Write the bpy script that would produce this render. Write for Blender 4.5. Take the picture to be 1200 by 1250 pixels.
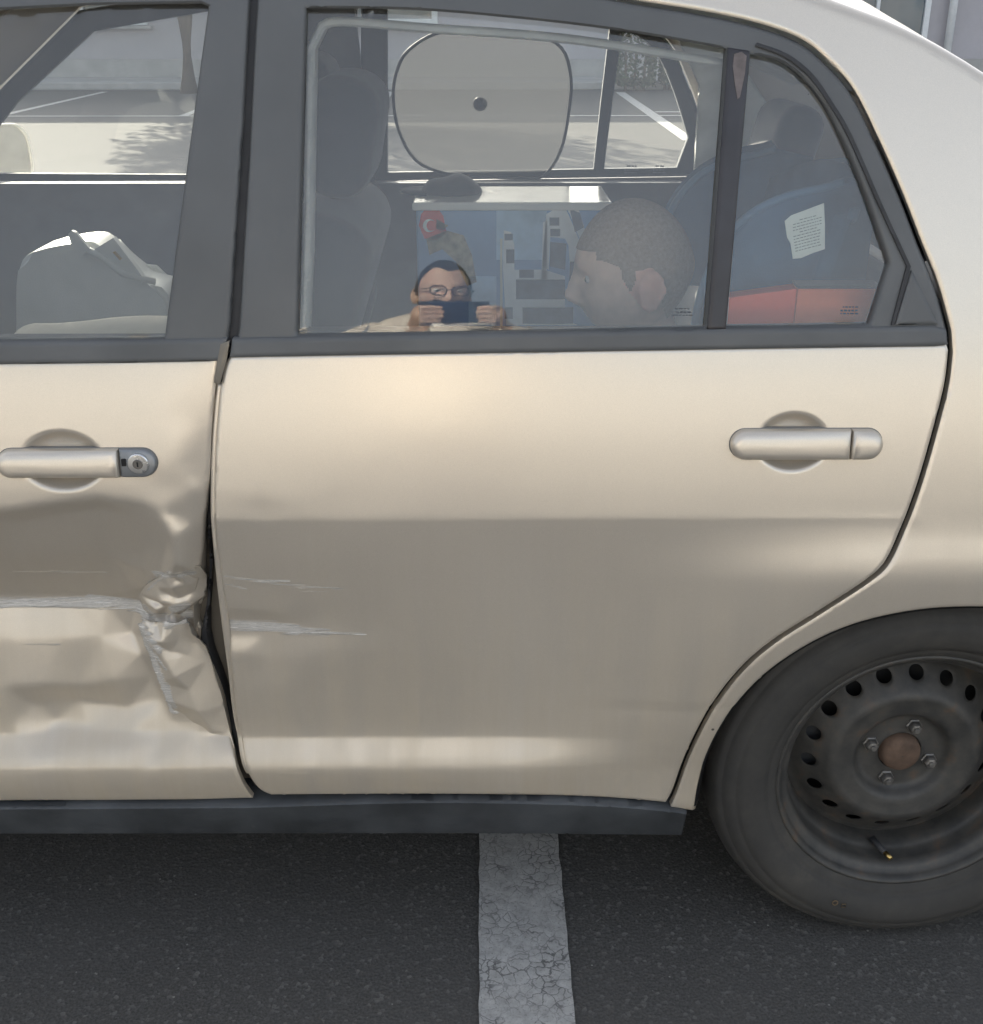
import bpy, bmesh, math, random
import numpy as np
from mathutils import Vector, Matrix, kdtree
from mathutils.geometry import delaunay_2d_cdt

random.seed(7); np.random.seed(7)
R = math.radians
scene = bpy.context.scene
for o in list(bpy.data.objects): bpy.data.objects.remove(o)
COL = scene.collection

# ------------------------------------------------------------------ camera
CAM_H, CAM_D, PITCH, YAW, F = 1.372, 1.40, R(23.5), R(0.55), 1420.0
cam = bpy.data.cameras.new('camera'); cam_o = bpy.data.objects.new('camera', cam)
COL.objects.link(cam_o); scene.camera = cam_o
cam.sensor_fit = 'HORIZONTAL'; cam.sensor_width = 36.0; cam.lens = 36.0*F/1200.0
cam.clip_start = 0.01; cam.clip_end = 3000
cam_o.location = (0, -CAM_D, CAM_H)
cam_o.rotation_euler = (R(90)-PITCH, 0, -YAW)
CAM_M = Matrix.Rotation(-YAW, 3, 'Z') @ Matrix.Rotation(R(90)-PITCH, 3, 'X')

# ------------------------------------------------------------------ sky, sun, exposure
SUN_EL, SUN_AZ = R(23), R(-22)       # azimuth measured from +Y (beyond the car) towards +X
w = bpy.data.worlds.new('World'); scene.world = w; w.use_nodes = True
nt = w.node_tree; nt.nodes.clear()
sky = nt.nodes.new('ShaderNodeTexSky'); sky.sky_type = 'NISHITA'; sky.sun_disc = False
sky.sun_elevation = SUN_EL; sky.sun_rotation = SUN_AZ
sky.air_density = 1.0; sky.dust_density = 6.0; sky.ozone_density = 1.0
bg = nt.nodes.new('ShaderNodeBackground'); bg.inputs[1].default_value = 0.14
wo = nt.nodes.new('ShaderNodeOutputWorld')
hs = nt.nodes.new('ShaderNodeHueSaturation'); hs.inputs['Saturation'].default_value = 0.48   # hazy, whitish sky
nt.links.new(sky.outputs[0], hs.inputs['Color']); nt.links.new(hs.outputs[0], bg.inputs[0]); nt.links.new(bg.outputs[0], wo.inputs[0])
sun = bpy.data.lights.new('sun', 'SUN'); sun.energy = 4.2; sun.angle = R(0.53); sun.color = (1, .90, .74)
sun_o = bpy.data.objects.new('sun', sun); COL.objects.link(sun_o)
sdir = Vector((math.sin(SUN_AZ)*math.cos(SUN_EL), math.cos(SUN_AZ)*math.cos(SUN_EL), math.sin(SUN_EL)))
sun_o.rotation_euler = sdir.to_track_quat('Z', 'Y').to_euler(); sun_o.location = sdir*30
vs = scene.view_settings
vs.view_transform = 'Standard'; vs.look = 'None'; vs.gamma = 1.0; vs.use_curve_mapping = False
vs.exposure = 1.8
scene.render.engine = 'CYCLES'
scene.cycles.max_bounces = 14; scene.cycles.transparent_max_bounces = 24
scene.render.resolution_x = 983; scene.render.resolution_y = 1024

# ------------------------------------------------------------------ body side surface
CAR_W = 1.69
PK = [(.00,.060),(.10,.055),(.20,.040),(.27,.026),(.31,.0150),(.335,.0098),(.349,.0085),(.357,.0101),(.388,.0250),(.3940,.0274),(.400,.0278),(.46,.0230),
      (.55,.0130),(.65,.0050),(.70,.0018),(.742,.0002),(.7515,.0),(.757,.0005),(.770,.0022),(.79,.0050),(.82,.0095),(.88,.0190),(.94,.0298),(.985,.0394),
      (1.03,.0500),(1.1,.0675),(1.2,.0943),(1.3,.1235),(1.4,.156),(1.5,.196),(1.7,.29)]
PZ = np.array([a for a,b in PK]); PY = np.array([b for a,b in PK])
def _slopes(x, y):
    h = np.diff(x); d = np.diff(y)/h; m = np.zeros(len(x))
    for i in range(1, len(x)-1):
        if d[i-1]*d[i] > 0:
            w1 = 2*h[i]+h[i-1]; w2 = h[i]+2*h[i-1]; m[i] = (w1+w2)/(w1/d[i-1]+w2/d[i])
    m[0] = d[0]; m[-1] = d[-1]; return m
PM = _slopes(PZ, PY)
def pchip(z):
    z = np.asarray(z, float); i = np.clip(np.searchsorted(PZ, z)-1, 0, len(PZ)-2)
    h = PZ[i+1]-PZ[i]; t = (z-PZ[i])/h
    return ((1+2*t)*(1-t)**2*PY[i] + t*(1-t)**2*h*PM[i] + t*t*(3-2*t)*PY[i+1] + t*t*(t-1)*h*PM[i+1])
# same profile without the lower ledge (used where the ledge fades out near the wheel)
PK2 = [(.27,.026),(.34,.030),(.40,.028),(.46,.025)]
def smooth(a, b, x):
    t = np.clip((np.asarray(x, float)-a)/(b-a), 0, 1); return t*t*(3-2*t)
WX_R, WX_F, WZ = 0.652, -1.95, 0.305      # wheel axles
def S(x, z):
    x = np.asarray(x, float); z = np.asarray(z, float)
    y = pchip(z)
    flat = np.interp(z, [a for a,b in PK2], [b for a,b in PK2])
    k = smooth(.02, .28, x)*((z > .27) & (z < .46))
    y = y*(1-k) + flat*k
    y = y + .05*np.clip((x-.55)/.9, 0, 2)**2 + .30*np.clip((x-1.15)/.5, 0, 2)**2.2
    y = y + .02*np.clip((-x-1.0)/1.0, 0, 2)**2 + .30*np.clip((-x-2.3)/.5, 0, 2)**2.2
    for wx in (WX_R, WX_F):                # flared wheel arches
        r = np.hypot(x-wx, (z-WZ)*1.0)
        fl = np.exp(-np.clip((r-.36)/.15, 0, 9)**2)*smooth(.25, .45, z)
        y = y - .019*fl*(1-smooth(.66, .765, z))
    return y
def ray(px, py):
    return CAM_M @ Vector(((px-600)/F, -(py-625)/F, -1.0))
CO = Vector((0, -CAM_D, CAM_H))
def P(px, py, off=0.0, sf=None):
    """picture point -> point on the body side (offset inboard by off)"""
    d = ray(px, py); sf = sf or S; y = 0.05
    for _ in range(14):
        t = (y+CAM_D)/d.y; p = CO+d*t; y = float(sf(p.x, p.z))+off
    t = (y+CAM_D)/d.y; return CO+d*t
def PYp(px, py, Y):
    d = ray(px, py); return CO+d*((Y+CAM_D)/d.y)
def XZ(pts, off=0.0): return [(lambda p: (p.x, p.z))(P(a, b, off)) for a, b in pts]

def catmull(pts, n=8, closed=False):
    out = []; N = len(pts)
    for i in range(N if closed else N-1):
        if closed: p0, p1, p2, p3 = (pts[(i+k-1) % N] for k in range(4))
        else:
            p1, p2 = pts[i], pts[i+1]; p0 = pts[i-1] if i else p1; p3 = pts[i+2] if i+2 < N else p2
        for k in range(n):
            t = k/n
            out.append(tuple(.5*((2*b)+(-a+c)*t+(2*a-5*b+4*c-d)*t*t+(-a+3*b-3*c+d)*t**3) for a,b,c,d in zip(p0,p1,p2,p3)))
    if not closed: out.append(tuple(pts[-1]))
    return out
def resample(loop, step):
    """closed loop -> evenly spaced points that keep the sharp corners"""
    out = []; N = len(loop)
    for i in range(N):
        a, b = loop[i], loop[(i+1) % N]; L = math.dist(a, b)
        if L < 1e-5: continue
        n = max(1, int(round(L/step)))
        for k in range(n): out.append((a[0]+(b[0]-a[0])*k/n, a[1]+(b[1]-a[1])*k/n))
    res = [out[0]]
    for p in out[1:]:
        if math.dist(p, res[-1]) > step*.35: res.append(p)
    if math.dist(res[0], res[-1]) < step*.35: res.pop()
    return res
def inside(poly, P2):
    P2 = np.asarray(P2); x, y = P2[:,0], P2[:,1]; c = np.zeros(len(P2), bool)
    n = len(poly)
    for i in range(n):
        x1, y1 = poly[i]; x2, y2 = poly[(i+1) % n]
        if y1 == y2: continue
        m = ((y1 > y) != (y2 > y)) & (x < (x2-x1)*(y-y1)/(y2-y1)+x1); c ^= m
    return c
def area2(poly): return sum(a[0]*b[1]-b[0]*a[1] for a, b in zip(poly, poly[1:]+poly[:1]))/2
def inset(poly, d):
    """d>0 moves towards the inside of the loop"""
    s = 1 if area2(poly) > 0 else -1; out = []; n = len(poly)
    for i in range(n):
        a, b, c = poly[i-1], poly[i], poly[(i+1) % n]
        t1 = Vector((b[0]-a[0], b[1]-a[1])); t2 = Vector((c[0]-b[0], c[1]-b[1]))
        t1.normalize(); t2.normalize(); n1 = Vector((-t1.y, t1.x))*s; n2 = Vector((-t2.y, t2.x))*s
        m = n1+n2
        if m.length < 1e-6: m = n1
        m.normalize(); k = d/max(.5, m.dot(n1)); out.append((b[0]+m.x*k, b[1]+m.y*k))
    return out

# ------------------------------------------------------------------ object helpers
def tag(o, label=None, cat=None, group=None, kind=None):
    if label: o['label'] = label
    if cat: o['category'] = cat
    if group: o['group'] = group
    if kind: o['kind'] = kind
    return o
def empty(name, loc=(0,0,0), label=None, cat=None, group=None):
    o = bpy.data.objects.new(name, None); COL.objects.link(o); o.location = loc; o.empty_display_size = .05
    return tag(o, label, cat, group)
def link(name, me, mat, parent=None, smooth_=True):
    o = bpy.data.objects.new(name, me); COL.objects.link(o)
    mats = mat if isinstance(mat, (list, tuple)) else [mat]
    for m in mats: me.materials.append(m)
    if smooth_: me.polygons.foreach_set('use_smooth', [True]*len(me.polygons))
    if parent is not None:
        o.parent = parent; o.matrix_parent_inverse = Matrix.Translation(-parent_world(parent))
    return o
def parent_world(p):
    if p.parent is None: return Vector(p.location)
    return parent_world(p.parent)+p.matrix_parent_inverse.translation+Vector(p.location)
def mesh(name, V, Fc, mat, parent=None, smooth_=True):
    me = bpy.data.meshes.new(name); me.from_pydata([tuple(v) for v in V], [], Fc); me.validate(); me.update()
    return link(name, me, mat, parent, smooth_)
def bm_obj(name, bm, mat, parent=None, smooth_=True, angle=None):
    bmesh.ops.recalc_face_normals(bm, faces=bm.faces)
    me = bpy.data.meshes.new(name); bm.to_mesh(me); bm.free()
    o = link(name, me, mat, parent, smooth_)
    if angle is not None: me.set_sharp_from_angle(angle=R(angle))
    return o

def panel(name, outer, yf, mat, parent=None, spacing=.02, holes=(), flange=.014, roll=.0022, extra=None, side=1, bstep=.007, attr=None, sharp=None, thin=False):
    """sheet metal panel: outline in (x,z), surface y=yf(x,z), rolled and returned edges"""
    loops = [resample(list(outer), bstep)]+[resample(list(h), bstep) for h in holes]
    pts = []; edges = []; loop_idx = []
    for L in loops:
        s = len(pts); n = len(L); pts += L; loop_idx.append(list(range(s, s+n)))
        edges += [(s+i, s+(i+1) % n) for i in range(n)]
    nb = len(pts)
    A = np.array(loops[0]); x0, z0 = A.min(0); x1, z1 = A.max(0)
    gx, gz = np.meshgrid(np.arange(x0+spacing/2, x1, spacing), np.arange(z0+spacing/2, z1, spacing*.866))
    gx[1::2] += spacing/2
    G = np.stack([gx.ravel(), gz.ravel()], 1)
    if extra is not None and len(extra):
        ex = np.asarray(extra, float)
        kd = kdtree.KDTree(len(ex))
        for i, p in enumerate(ex): kd.insert((p[0], p[1], 0), i)
        kd.balance()
        keep = np.array([kd.find((p[0], p[1], 0))[2] > spacing*.55 for p in G]) if len(G) else []
        G = np.concatenate([G[keep], ex])
    if roll > 0:
        rings = []
        for k, L in enumerate(loops):
            rings += inset(L, .003 if k == 0 else -.003)+inset(L, .0065 if k == 0 else -.0065)
        G = np.concatenate([G, np.array(rings)])
    ok = inside(loops[0], G)
    for h in loops[1:]: ok &= ~inside(h, G)
    G = G[ok]
    kd = kdtree.KDTree(nb)
    for i, p in enumerate(pts): kd.insert((p[0], p[1], 0), i)
    kd.balance()
    G = [tuple(p) for p in G if kd.find((p[0], p[1], 0))[2] > .0024]
    allp = pts+G
    res = delaunay_2d_cdt([Vector(p) for p in allp], edges, [], 0, 1e-6)
    v2, tris, orig = res[0], res[2], res[3]
    V2 = np.array([tuple(v) for v in v2]); T = np.array([t for t in tris if len(t) == 3])
    C = V2[T].mean(1); ok = inside(loops[0], C)
    for h in loops[1:]: ok &= ~inside(h, C)
    T = T[ok]
    Y = yf(V2[:,0], V2[:,1]).astype(float)
    isb = np.zeros(len(V2), bool); inv = {}
    for i, os in enumerate(orig):
        for q in os:
            inv[q] = i
            if q < nb: isb[i] = True
    Y0 = Y.copy(); Y = Y+roll*isb
    V = [(float(a), float(b), float(c)) for (a, c), b in zip(V2, Y)]
    Fc = [tuple(int(i) for i in t) for t in T]
    # orient outward (-Y)
    fixed = []
    for t in Fc:
        a, b, c = (V2[i] for i in t)
        cr = (b[0]-a[0])*(c[1]-a[1])-(b[1]-a[1])*(c[0]-a[0])
        fixed.append(t if cr > 0 else (t[0], t[2], t[1]))
    Fc = fixed
    if flange > 0:
        for li, L in enumerate(loop_idx):
            idx = [inv[i] for i in L if i in inv]; n = len(idx); base = len(V)
            for i in idx: V.append((V[i][0], float(Y0[i])+flange, V[i][2]))
            for k in range(n):
                a, b = idx[k], idx[(k+1) % n]; c, d = base+(k+1) % n, base+k
                Fc.append((a, d, c, b) if (area2(loops[li]) > 0) == (li == 0) else (a, b, c, d))
    if side < 0:
        V = [(x, CAR_W-y, z) for x, y, z in V]; Fc = [tuple(reversed(f)) for f in Fc]
    me = bpy.data.meshes.new(name); me.from_pydata(V, [], Fc); me.update()
    if attr:
        XA = np.array([v[0] for v in V]); ZA = np.array([v[2] for v in V])
        for an, fn in attr.items():
            at = me.attributes.new(an, 'FLOAT', 'POINT'); at.data.foreach_set('value', fn(XA, ZA).astype(np.float32))
    o = link(name, me, mat, parent)
    me.set_sharp_from_angle(angle=R(sharp if sharp else 50))
    return o

def box(bm, c, s, bev=0.0, rot=None, seg=2):
    r = bmesh.ops.create_cube(bm, size=1.0)
    vs_ = r['verts']
    bmesh.ops.scale(bm, vec=s, verts=vs_)
    if bev > 0:
        es = list({e for v in vs_ for e in v.link_edges})
        rr = bmesh.ops.bevel(bm, geom=es, offset=bev, segments=seg, affect='EDGES', profile=.5)
        vs_ = list({v for f in rr['faces'] for v in f.verts} | {v for v in vs_ if v.is_valid})
    if rot is not None: bmesh.ops.rotate(bm, cent=(0,0,0), matrix=rot, verts=vs_)
    bmesh.ops.translate(bm, vec=c, verts=vs_)
    return vs_
def lathe(bm, prof, n, axis_o, ydir=1.0, closed=False):
    """profile (r,y) spun round an axis along Y through axis_o"""
    rings = []
    for r, y in prof:
        rings.append([bm.verts.new((axis_o[0]+r*math.cos(2*math.pi*k/n), axis_o[1]+y*ydir, axis_o[2]+r*math.sin(2*math.pi*k/n))) for k in range(n)])
    pr = list(zip(rings, rings[1:]))
    if closed: pr.append((rings[-1], rings[0]))
    for a, b in pr:
        for k in range(n): bm.faces.new((a[k], a[(k+1) % n], b[(k+1) % n], b[k]))
    return rings
def tube(bm, pts, rad, n=8, cap=True):
    pts = [Vector(p) for p in pts]; rings = []; N = len(pts)
    rads = rad if isinstance(rad, (list, tuple)) else [rad]*N
    up = Vector((0,0,1))
    for i, p in enumerate(pts):
        t = (pts[min(i+1, N-1)]-pts[max(i-1, 0)]).normalized()
        a = t.cross(up)
        if a.length < 1e-3: a = t.cross(Vector((1,0,0)))
        a.normalize(); b = t.cross(a)
        rings.append([bm.verts.new(p+(a*math.cos(2*math.pi*k/n)+b*math.sin(2*math.pi*k/n))*rads[i]) for k in range(n)])
    for r0, r1 in zip(rings, rings[1:]):
        for k in range(n): bm.faces.new((r0[k], r0[(k+1) % n], r1[(k+1) % n], r1[k]))
    if cap: bm.faces.new(rings[0]); bm.faces.new(rings[-1])
def prism(bm, poly, y0, y1):
    """(x,z) outline extruded from y0 to y1"""
    a = [bm.verts.new((x, y0, z)) for x, z in poly]; b = [bm.verts.new((x, y1, z)) for x, z in poly]; n = len(poly)
    bm.faces.new(a); bm.faces.new(list(reversed(b)))
    for k in range(n): bm.faces.new((a[k], b[k], b[(k+1) % n], a[(k+1) % n]))

# ------------------------------------------------------------------ materials
def new_mat(name):
    m = bpy.data.materials.new(name); m.use_nodes = True; t = m.node_tree
    return m, t, t.nodes['Principled BSDF'], t.nodes['Material Output']
def N(t, typ, **kw):
    n = t.nodes.new(typ)
    for k, v in kw.items():
        if k in n.inputs.keys() if isinstance(k, str) else False: n.inputs[k].default_value = v
        else: setattr(n, k, v)
    return n
def L(t, a, b): t.links.new(a, b)
def noise(t, scale, detail=4, rough=.55, vec=None, dist=0.0):
    n = t.nodes.new('ShaderNodeTexNoise'); n.inputs['Scale'].default_value = scale; n.inputs['Detail'].default_value = detail
    n.inputs['Roughness'].default_value = rough; n.inputs['Distortion'].default_value = dist
    if vec is None:
        tc = t.nodes.new('ShaderNodeTexCoord'); vec = tc.outputs['Object']
    t.links.new(vec, n.inputs['Vector']); return n.outputs['Fac']
def ramp(t, fac, stops):
    r = t.nodes.new('ShaderNodeValToRGB'); e = r.color_ramp.elements
    while len(e) < len(stops): e.new(.5)
    for i, (p, c) in enumerate(stops):
        e[i].position = p; e[i].color = (c, c, c, 1) if isinstance(c, (int, float)) else (*c, 1)
    t.links.new(fac, r.inputs[0]); return r.outputs[0]
def mixc(t, fac, a, b, mode='MIX'):
    m = t.nodes.new('ShaderNodeMix'); m.data_type = 'RGBA'; m.blend_type = mode
    for s, v in ((0, fac), (6, a), (7, b)):
        if isinstance(v, (int, float)): m.inputs[s].default_value = v
        elif isinstance(v, tuple): m.inputs[s].default_value = (*v, 1)
        else: t.links.new(v, m.inputs[s])
    return m.outputs[2]
def bump(t, h, strength, dist, bsdf):
    b = t.nodes.new('ShaderNodeBump'); b.inputs['Strength'].default_value = strength; b.inputs['Distance'].default_value = dist
    t.links.new(h, b.inputs['Height']); t.links.new(b.outputs[0], bsdf.inputs['Normal'])
def plain(name, col, rough=.6, metal=0.0, var=.15, scale=12, bmp=0.0, bscale=200, spec=.5, sheen=0):
    m, t, b, o = new_mat(name)
    n = noise(t, scale)
    c = ramp(t, n, [(.3, tuple(v*(1-var) for v in col)), (.7, tuple(min(1, v*(1+var)) for v in col))])
    L(t, c, b.inputs['Base Color']); b.inputs['Roughness'].default_value = rough; b.inputs['Metallic'].default_value = metal
    b.inputs['Specular IOR Level'].default_value = spec; b.inputs['Sheen Weight'].default_value = sheen
    rr = ramp(t, noise(t, scale*2.3), [(.3, max(0, rough-.08)), (.7, min(1, rough+.08))]); L(t, rr, b.inputs['Roughness'])
    if bmp: bump(t, noise(t, bscale, 6), bmp, .002, b)
    return m

PAINT = (.615, .557, .477)
def paint_mat(name, scrape=False):
    m, t, b, o = new_mat(name)
    tc = t.nodes.new('ShaderNodeTexCoord'); ob = tc.outputs['Object']
    flake = noise(t, 1400, 2, .5, ob); big = noise(t, 2.2, 3, .5, ob)
    col = mixc(t, ramp(t, flake, [(.35, 0), (.65, 1)]), tuple(c*.93 for c in PAINT), tuple(min(1, c*1.05) for c in PAINT))
    # streaky road dirt, plus warm ground-bounce tone painted in towards the bottom
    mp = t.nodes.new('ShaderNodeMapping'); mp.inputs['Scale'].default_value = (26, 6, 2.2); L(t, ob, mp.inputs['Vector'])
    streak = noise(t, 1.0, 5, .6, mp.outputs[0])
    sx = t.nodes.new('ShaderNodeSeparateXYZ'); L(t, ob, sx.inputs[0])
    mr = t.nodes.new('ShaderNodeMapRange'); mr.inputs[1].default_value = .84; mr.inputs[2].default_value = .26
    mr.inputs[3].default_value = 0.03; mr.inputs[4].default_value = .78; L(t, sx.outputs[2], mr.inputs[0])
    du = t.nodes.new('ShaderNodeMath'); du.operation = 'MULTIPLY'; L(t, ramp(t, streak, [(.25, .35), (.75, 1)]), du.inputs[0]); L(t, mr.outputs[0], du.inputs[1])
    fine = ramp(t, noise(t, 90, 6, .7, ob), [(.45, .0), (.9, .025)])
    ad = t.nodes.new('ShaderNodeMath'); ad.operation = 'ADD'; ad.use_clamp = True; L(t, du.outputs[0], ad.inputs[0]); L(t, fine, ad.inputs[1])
    dust_and_light = ad.outputs[0]
    col = mixc(t, dust_and_light, col, (.46, .38, .265))
    metal = ramp(t, dust_and_light, [(0, .56), (.7, .22)])
    rough = ramp(t, dust_and_light, [(0, .295), (.6, .48)])
    if scrape:
        at = t.nodes.new('ShaderNodeAttribute'); at.attribute_name = 'scrape'
        mp2 = t.nodes.new('ShaderNodeMapping'); mp2.inputs['Scale'].default_value = (10, 40, 380); L(t, ob, mp2.inputs['Vector'])
        sn = noise(t, 1.0, 7, .72, mp2.outputs[0], .6)
        mu = t.nodes.new('ShaderNodeMath'); mu.operation = 'MULTIPLY_ADD'; L(t, ramp(t, sn, [(.32, 0), (.68, 1)]), mu.inputs[0]); mu.inputs[1].default_value = .62; L(t, at.outputs['Fac'], mu.inputs[2])
        msk = ramp(t, mu.outputs[0], [(.80, 0), (.95, 1)])
        scol = ramp(t, noise(t, 1.0, 6, .7, mp2.outputs[0], 1.5), [(.28, (.10, .09, .08)), (.38, (.34, .32, .29)), (.47, (.66, .63, .58)), (.55, (.36, .34, .31)), (.63, (.88, .85, .80))])
        col = mixc(t, msk, col, scol)
        metal = mixc(t, msk, metal, (.25, .25, .25)); rough = mixc(t, msk, rough, (.5, .5, .5))
        ba = t.nodes.new('ShaderNodeMath'); ba.operation = 'MULTIPLY'; L(t, msk, ba.inputs[0]); L(t, noise(t, 1.0, 6, .7, mp2.outputs[0], 1.0), ba.inputs[1])
        bump(t, ba.outputs[0], .6, .0025, b)
        cw = mixc(t, msk, (.35, .35, .35), (0, 0, 0)); L(t, cw, b.inputs['Coat Weight'])
    else: b.inputs['Coat Weight'].default_value = .35
    # tiny stone chips
    vo = t.nodes.new('ShaderNodeTexVoronoi'); vo.inputs['Scale'].default_value = 11; L(t, ob, vo.inputs['Vector'])
    chip = ramp(t, vo.outputs['Distance'], [(.022, 1), (.032, 0)])
    gate = ramp(t, noise(t, 6, 2, .5, ob), [(.56, 0), (.58, 1)])
    cm = t.nodes.new('ShaderNodeMath'); cm.operation = 'MULTIPLY'; L(t, chip, cm.inputs[0]); L(t, gate, cm.inputs[1])
    col = mixc(t, cm.outputs[0], col, (.10, .09, .08))
    L(t, col, b.inputs['Base Color']); L(t, metal, b.inputs['Metallic']); L(t, rough, b.inputs['Roughness'])
    b.inputs['Coat Roughness'].default_value = .12
    return m
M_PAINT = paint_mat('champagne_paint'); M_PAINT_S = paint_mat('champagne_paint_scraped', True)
M_TRIM = plain('black_plastic', (.098, .101, .102), .50, var=.14, scale=7, bmp=.08, bscale=900)
M_FRAME = plain('satin_black_film', (.097, .100, .101), .44, var=.12, scale=5)
M_GAP = plain('door_gap_black', (.012, .012, .012), .8)
M_JAMB = plain('jamb_paint', (.17, .15, .12), .45, metal=.3, var=.2)
M_RUBBER = plain('rubber_seal', (.03, .03, .032), .65)
M_SILL = plain('sill_plastic', (.050, .054, .058), .55, var=.45, scale=9, bmp=.15, bscale=300)
M_DARK = plain('dark_interior', (.045, .048, .052), .8, bmp=.1)
M_SEAT = plain('dark_seat_fabric', (.040, .043, .050), .95, var=.2, bmp=.3, bscale=500, sheen=.3)
M_DOORCARD = plain('door_card', (.12, .125, .135), .75)
M_HEADLINER = plain('headliner', (.68, .68, .65), .95)
M_PALE = plain('pale_pillar_trim', (.78, .79, .75), .7)
M_CHROME = plain('zinc_nut', (.20, .19, .175), .5, metal=.7, var=.3, scale=60)
M_BRASS = plain('brass', (.50, .36, .14), .35, metal=1)
M_LOCK = plain('lock_silver', (.78, .78, .77), .28, metal=.9)

def glass_mat(name, dust_and_light=.12, tint=(.86, .92, .90), ior=1.78):
    m = bpy.data.materials.new(name); m.use_nodes = True; t = m.node_tree; t.nodes.clear()
    out = t.nodes.new('ShaderNodeOutputMaterial')
    tr = t.nodes.new('ShaderNodeBsdfTransparent'); tr.inputs[0].default_value = (*tint, 1)
    gl = t.nodes.new('ShaderNodeBsdfGlossy'); gl.inputs['Roughness'].default_value = .004; gl.inputs[0].default_value = (1, 1, 1, 1)
    fr = t.nodes.new('ShaderNodeFresnel'); fr.inputs[0].default_value = ior
    a = t.nodes.new('ShaderNodeMixShader'); L(t, fr.outputs[0], a.inputs[0]); L(t, tr.outputs[0], a.inputs[1]); L(t, gl.outputs[0], a.inputs[2])
    df = t.nodes.new('ShaderNodeBsdfDiffuse'); df.inputs[0].default_value = (.46, .45, .42, 1)
    tl = t.nodes.new('ShaderNodeBsdfTranslucent'); tl.inputs[0].default_value = (.46, .45, .42, 1)
    dm = t.nodes.new('ShaderNodeMixShader'); dm.inputs[0].default_value = .35; L(t, df.outputs[0], dm.inputs[1]); L(t, tl.outputs[0], dm.inputs[2])
    n = noise(t, 5, 6, .65); f = ramp(t, n, [(.25, dust_and_light*.75), (.75, dust_and_light*1.25)])
    b = t.nodes.new('ShaderNodeMixShader'); L(t, f, b.inputs[0]); L(t, a.outputs[0], b.inputs[1]); L(t, dm.outputs[0], b.inputs[2])
    L(t, b.outputs[0], out.inputs[0]); return m
M_GLASS = glass_mat('dusty_veiled_glass', .14, (.94, .97, .965))  # dusty film that also serves as painted haze, imitating lens veil
M_GLASS_FAR = glass_mat('clean_side_glass', .03, (.95, .97, .96), 1.5)
M_MESH = None

# ------------------------------------------------------------------ ground
def asphalt():
    m, t, b, o = new_mat('asphalt')
    tc = t.nodes.new('ShaderNodeTexCoord'); ob = tc.outputs['Object']
    fine = noise(t, 260, 6, .7, ob); big = noise(t, .9, 5, .6, ob); vo = t.nodes.new('ShaderNodeTexVoronoi'); vo.inputs['Scale'].default_value = 170; L(t, ob, vo.inputs['Vector'])
    c = ramp(t, fine, [(.3, (.034, .033, .031)), (.7, (.125, .120, .111))])
    st = ramp(t, vo.outputs['Color'], [(.72, 0), (.92, .6)])
    c = mixc(t, st, c, (.20, .192, .178))
    c = mixc(t, ramp(t, big, [(.38, 0), (.66, .6)]), c, (.105, .100, .094))
    # scattered pale grit
    v2 = t.nodes.new('ShaderNodeTexVoronoi'); v2.inputs['Scale'].default_value = 38; L(t, ob, v2.inputs['Vector'])
    g = t.nodes.new('ShaderNodeMath'); g.operation = 'MULTIPLY'
    L(t, ramp(t, v2.outputs['Distance'], [(.05, 1), (.085, 0)]), g.inputs[0]); L(t, ramp(t, noise(t, 20, 2, .5, ob), [(.50, 0), (.56, .9)]), g.inputs[1])
    c = mixc(t, g.outputs[0], c, (.27, .26, .235))
    L(t, c, b.inputs['Base Color']); b.inputs['Roughness'].default_value = .92; b.inputs['Specular IOR Level'].default_value = .15
    ad = t.nodes.new('ShaderNodeMath'); ad.operation = 'ADD'; L(t, fine, ad.inputs[0]); L(t, vo.outputs['Distance'], ad.inputs[1])
    bump(t, ad.outputs[0], .30, .005, b); return m
def line_paint():
    m, t, b, o = new_mat('worn_line_paint')
    tc = t.nodes.new('ShaderNodeTexCoord'); ob = tc.outputs['Object']
    dv = t.nodes.new('ShaderNodeVectorMath'); dv.operation = 'ADD'
    nz = t.nodes.new('ShaderNodeTexNoise'); nz.inputs['Scale'].default_value = 30; nz.inputs['Detail'].default_value = 4; L(t, ob, nz.inputs['Vector'])
    sc = t.nodes.new('ShaderNodeVectorMath'); sc.operation = 'SCALE'; sc.inputs['Scale'].default_value = .03; L(t, nz.outputs['Color'], sc.inputs[0])
    L(t, ob, dv.inputs[0]); L(t, sc.outputs[0], dv.inputs[1])
    vo = t.nodes.new('ShaderNodeTexVoronoi'); vo.feature = 'DISTANCE_TO_EDGE'; vo.inputs['Scale'].default_value = 55; L(t, dv.outputs[0], vo.inputs['Vector'])
    crack = ramp(t, vo.outputs['Distance'], [(.02, .9), (.06, 0)])
    gate = ramp(t, noise(t, 14, 3, .5, ob), [(.40, .08), (.62, .8)])
    mu = t.nodes.new('ShaderNodeMath'); mu.operation = 'MULTIPLY'; L(t, crack, mu.inputs[0]); L(t, gate, mu.inputs[1])
    c = ramp(t, noise(t, 40, 6, .7, ob), [(.3, (.30, .295, .28)), (.7, (.50, .49, .465))])
    c = mixc(t, ramp(t, noise(t, 230, 5, .7, ob), [(.55, 0), (.68, .75)]), c, (.13, .127, .12))
    c = mixc(t, mu.outputs[0], c, (.05, .05, .05))
    L(t, c, b.inputs['Base Color']); b.inputs['Roughness'].default_value = .8
    bump(t, vo.outputs['Distance'], .3, .003, b); return m
M_ASPH = asphalt(); M_LINE = line_paint()
gv = 200.0
ground = mesh('parking_lot', [(-gv,-gv,0),(gv,-gv,0),(gv,gv,0),(-gv,gv,0)], [(0,1,2,3)], M_ASPH, None, False)
tag(ground, 'dark worn asphalt of the parking lot', kind='structure')
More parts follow.
